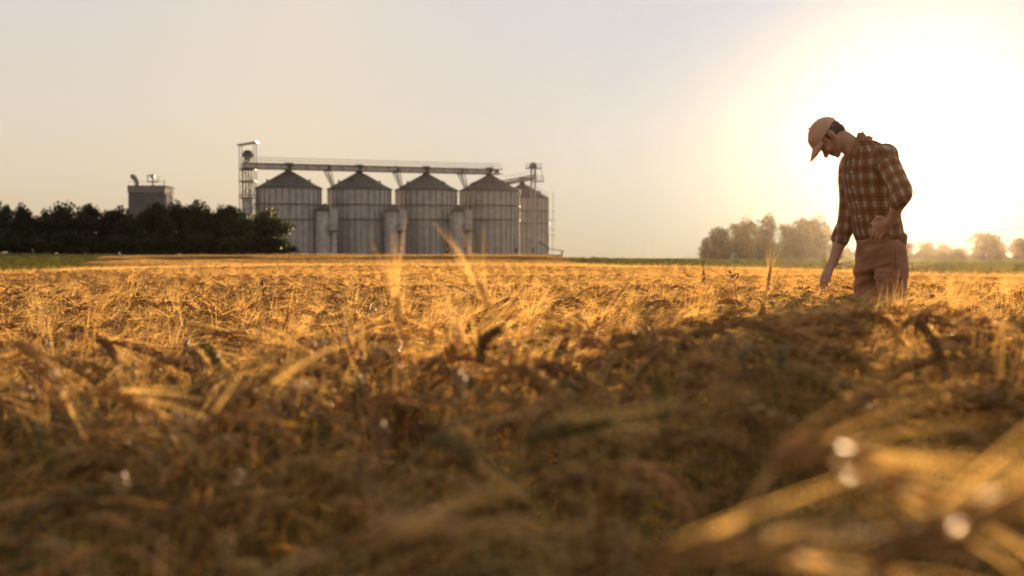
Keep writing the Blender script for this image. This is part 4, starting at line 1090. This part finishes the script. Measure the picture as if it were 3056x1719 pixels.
# ---- single stalks that stand out in the picture
def special(a, c, b, Y, label, name='barley_stalk', cat='barley stalk', green=0.0, awn=.12, thick=1.0, seed=0, lean=.04, dark=1.0, group='standout barley stalks'):
    """ear from photo point a over c to b at distance Y (a = neck, b = tip)"""
    r = np.random.default_rng(900 + seed)
    A, Cc, B = (np.array(at(p[0], p[1], Y)) for p in (a, c, b))
    t = np.linspace(0, 1, 11)[:, None]
    E = (1 - t) ** 2 * A + 2 * t * (1 - t) * Cc + t * t * B; E[:, 1] += .012 * np.sin(t[:, 0] * 3 + seed)
    gx_ = A[0] - (Cc - A)[0] * .8 - lean; base = np.array((gx_, Y + .03, float(hgt(gx_, Y))))
    tang = unit(E[0] - E[1]); P1 = A + tang * .06; P1[2] = min(P1[2], A[2] + .02)
    s = np.linspace(0, 1, 9)[:, None]; K = base * .35 + np.array((base[0], base[1], A[2])) * .65
    St = (1 - s) ** 3 * base + 3 * s * (1 - s) ** 2 * K + 3 * s * s * (1 - s) * P1 + s ** 3 * A
    root = empty(name, base, label, cat, group)
    g = Geo(); g.tube(St - base, np.linspace(.0022, .0013, 9) * thick, 6, pick(r, STEMC) * min(dark, 1), al=.5); g.obj('stem', M['barley'], root, True)
    ge, ga = Geo(), Geo(); add_ear(ge, ga, r, E - base, (pick(r, EARC) * (1 - green) + np.array(GREEN) * green) * dark if dark < 2 else np.array((.66, .47, .22)), AWNC[1], rows=4, gl=.016 * thick, gw=.0042 * thick, awn=awn, aw=.0005)
    e_ = ge.obj('ear', M['barley'], root); ga.obj('awns', M['barley'], e_)
    g = Geo(); add_leaf(g, r, (0, 0, .38), r.uniform(0, 6), .2, .006, pick(r, LEAFC), 2.0); g.obj('leaf', M['barley'], root)
special((1190, 985), (1187, 930), (1184, 895), 2.3, 'pale upright barley ear rising blurred against the field left of centre', seed=1, dark=2.0, thick=.6, awn=.13)
special((1462, 925), (1445, 880), (1430, 845), 2.3, 'tallest blurred awned ear leaning in front of the silos', seed=2, dark=2.0, thick=.6, awn=.13)
special((1372, 1060), (1370, 1010), (1368, 975), 2.2, 'faint upright ear between the two tall blurred ears', seed=3, dark=2.0, thick=.6, awn=.12)
special((292, 1172), (390, 1150), (498, 1290), 1.75, 'arched brown ear hanging to the right in the left foreground', seed=4)
special((42, 1022), (110, 1030), (180, 1185), 1.85, 'brown drooping ear close to the left picture edge', seed=5)
special((590, 1030), (640, 1035), (648, 1125), 2.5, 'greenish hooked ear in the left middle field', seed=6, green=.7)
special((275, 1015), (320, 1020), (350, 1080), 2.5, 'small hooked ear above the arched one at left', seed=7)
special((2735, 950), (2790, 1000), (2815, 1110), 2.1, 'dark brown ear hanging below the man at right', seed=8, dark=.7)
special((1440, 1090), (1420, 1010), (1490, 985), 2.2, 'dark curved ear in the centre bending right', seed=9, dark=.7, green=.3)
special((2030, 965), (2120, 960), (2190, 1010), 2.9, 'dark bent ear left of the man in shadow', seed=10, dark=.7)
special((590, 1330), (650, 1230), (800, 1130), 1.5, 'dark straight ear slanting up to the right in the left foreground', seed=11, dark=.6)
special((2290, 865), (2297, 830), (2300, 800), 7.0, 'thin upright awned ear standing above the field left of the hand', seed=12, awn=.14)
special((1270, 1330), (1330, 1310), (1395, 1360), 1.3, 'olive ear drooping in the dark centre foreground', seed=13, green=.5, dark=.7)
special((1560, 1330), (1660, 1280), (1790, 1265), 1.3, 'green tinted ear lying across the centre foreground', seed=14, green=.6, dark=.8)
special((2000, 1010), (1940, 1060), (1890, 1140), 2.2, 'brown ear drooping to the left right of centre', seed=15, dark=.8)
special((2310, 1400), (2420, 1300), (2740, 1470), .78, 'large orange blurred ear arching across the lower right', seed=20, thick=1.1)
special((2610, 1730), (2750, 1560), (3060, 1470), .62, 'pale blurred ear running up into the lower right corner', seed=21, dark=1.0)
special((1900, 1700), (2080, 1600), (2330, 1640), .66, 'brown blurred ear along the bottom edge right of centre', seed=22, dark=.8)
special((1080, 1640), (1180, 1540), (1330, 1600), .85, 'pale blurred ear low at the bottom edge left of centre', seed=23)
# weeds sticking out of the crop
M['weed'] = mat('weed', attr=True, rough=.7, transl=.2)
def weed(px, py0, py1, Y, label, leafy):
    r = np.random.default_rng(int(px)); T = at(px, py0, Y); base = Vector((T.x + .01, Y, float(hgt(T.x, Y)))); h = T.z - base.z
    root = empty('weed', base, label, 'weed', 'weeds standing above the barley')
    g = Geo(); S_ = np.array([(0, 0, 0), (-.004, 0, h * .4), (.006, 0, h * .75), (T.x - base.x, 0, h)]); g.tube(S_, [.003, .0026, .002, .0012], 5, (.10, .07, .04)); g.obj('stem', M['weed'], root)
    g = Geo()
    for k in range(30 if not leafy else 14):
        z = h * r.uniform(1 - (py1 - py0) / FPX * Y / h, 1.0); p = np.array((np.interp(z, S_[:, 2], S_[:, 0]) + r.normal(0, .004 if not leafy else .022), r.normal(0, .006), z))
        L = .006 if not leafy else .007
        dv = unit(r.normal(size=3) + np.array((0, 0, .6))); sv_ = unit(np.cross(dv, r.normal(size=3))); uv_ = np.cross(dv, sv_)
        g.add(p + BI @ np.stack([dv * L * 2.6, sv_ * L * .8, uv_ * L * (.6 if not leafy else .12)]), [BF], np.array((.09, .045, .025) if not leafy else (.06, .07, .025)) * r.uniform(.7, 1.2))
    g.obj('seed_head' if not leafy else 'leaves', M['weed'], root)
weed(783, 840, 885, 8.6, 'dark brown seed spike of a dock weed in front of the hedge', False)
weed(2190, 806, 850, 8.0, 'small dark leafy weed left of the hand', True)
weed(2098, 780, 850, 9.5, 'thin dry weed stem below the right tree clump', False)

# waxy flakes added on straws, angled to throw sun glints into the lens
M['gilt'] = mat('glint_reflector', (.75, .50, .20), .30, metal=.7, spec=.3)  # metallic gold tint that colours the added glints
def glint_flake(px, py, Y, size, label):
    p = at(px, py, Y); base = Vector((p.x - .012, Y, float(hgt(p.x, Y)))); root = empty('glint_straw', base, label, 'straw', 'added straws with flakes glinting at the lens')
    q = p - base
    g = Geo(); g.tube([(0, 0, 0), (.002, 0, q.z * .7), (q.x * .5, 0, q.z - .004), tuple(q)], [.0011, .0010, .0007, .0004], 5, (.5, .36, .14), al=.4); g.obj('stem', M['barley'], root, True)
    nv = (SDIR + (Vector((0, 0, CAM_Z)) - p).normalized()).normalized(); ux = Vector((1, .2, 0)); ux = (ux - nv * ux.dot(nv)).normalized(); uy = nv.cross(ux)
    P = [q + ux * a * size + uy * b_ * size * 1.6 for a, b_ in ((-1, -.2), (-.3, -1), (.6, -.8), (1, .1), (.3, 1), (-.7, .7))]
    g = Geo(); g.add([tuple(v) for v in P] + [tuple(v - nv * .0004) for v in P], [[(0, 1, 2, 3, 4, 5), (11, 10, 9, 8, 7, 6)], [(i, i + 6, (i + 1) % 6 + 6, (i + 1) % 6) for i in range(6)]]); g.obj('tilted_flake', M['gilt'], root)
glint_flake(2538, 1417, .62, .0005, 'added straw whose tilted flake makes a large round glint at lower right')
glint_flake(2950, 1508, .62, .00042, 'added straw whose tilted flake makes a round glint near the lower right corner')
glint_flake(2858, 1575, .60, .0004, 'added straw whose tilted flake makes a pale glint under the corner one')



# ------------------------------------------------------------------ haze
hm = bpy.data.materials.new('haze'); hm.use_nodes = True; t = hm.node_tree; t.nodes.clear()
o_ = t.nodes.new('ShaderNodeOutputMaterial'); pv = t.nodes.new('ShaderNodeVolumePrincipled')
pv.inputs['Color'].default_value = (1.0, 0.91, 0.78, 1); pv.inputs['Density'].default_value = HAZE_DENSITY; pv.inputs['Anisotropy'].default_value = HAZE_G
t.links.new(pv.outputs[0], o_.inputs['Volume'])
g = Geo(); g.box(-345, 345, -60, 455, -3, 40)
tag(g.obj('haze', hm), kind='stuff')
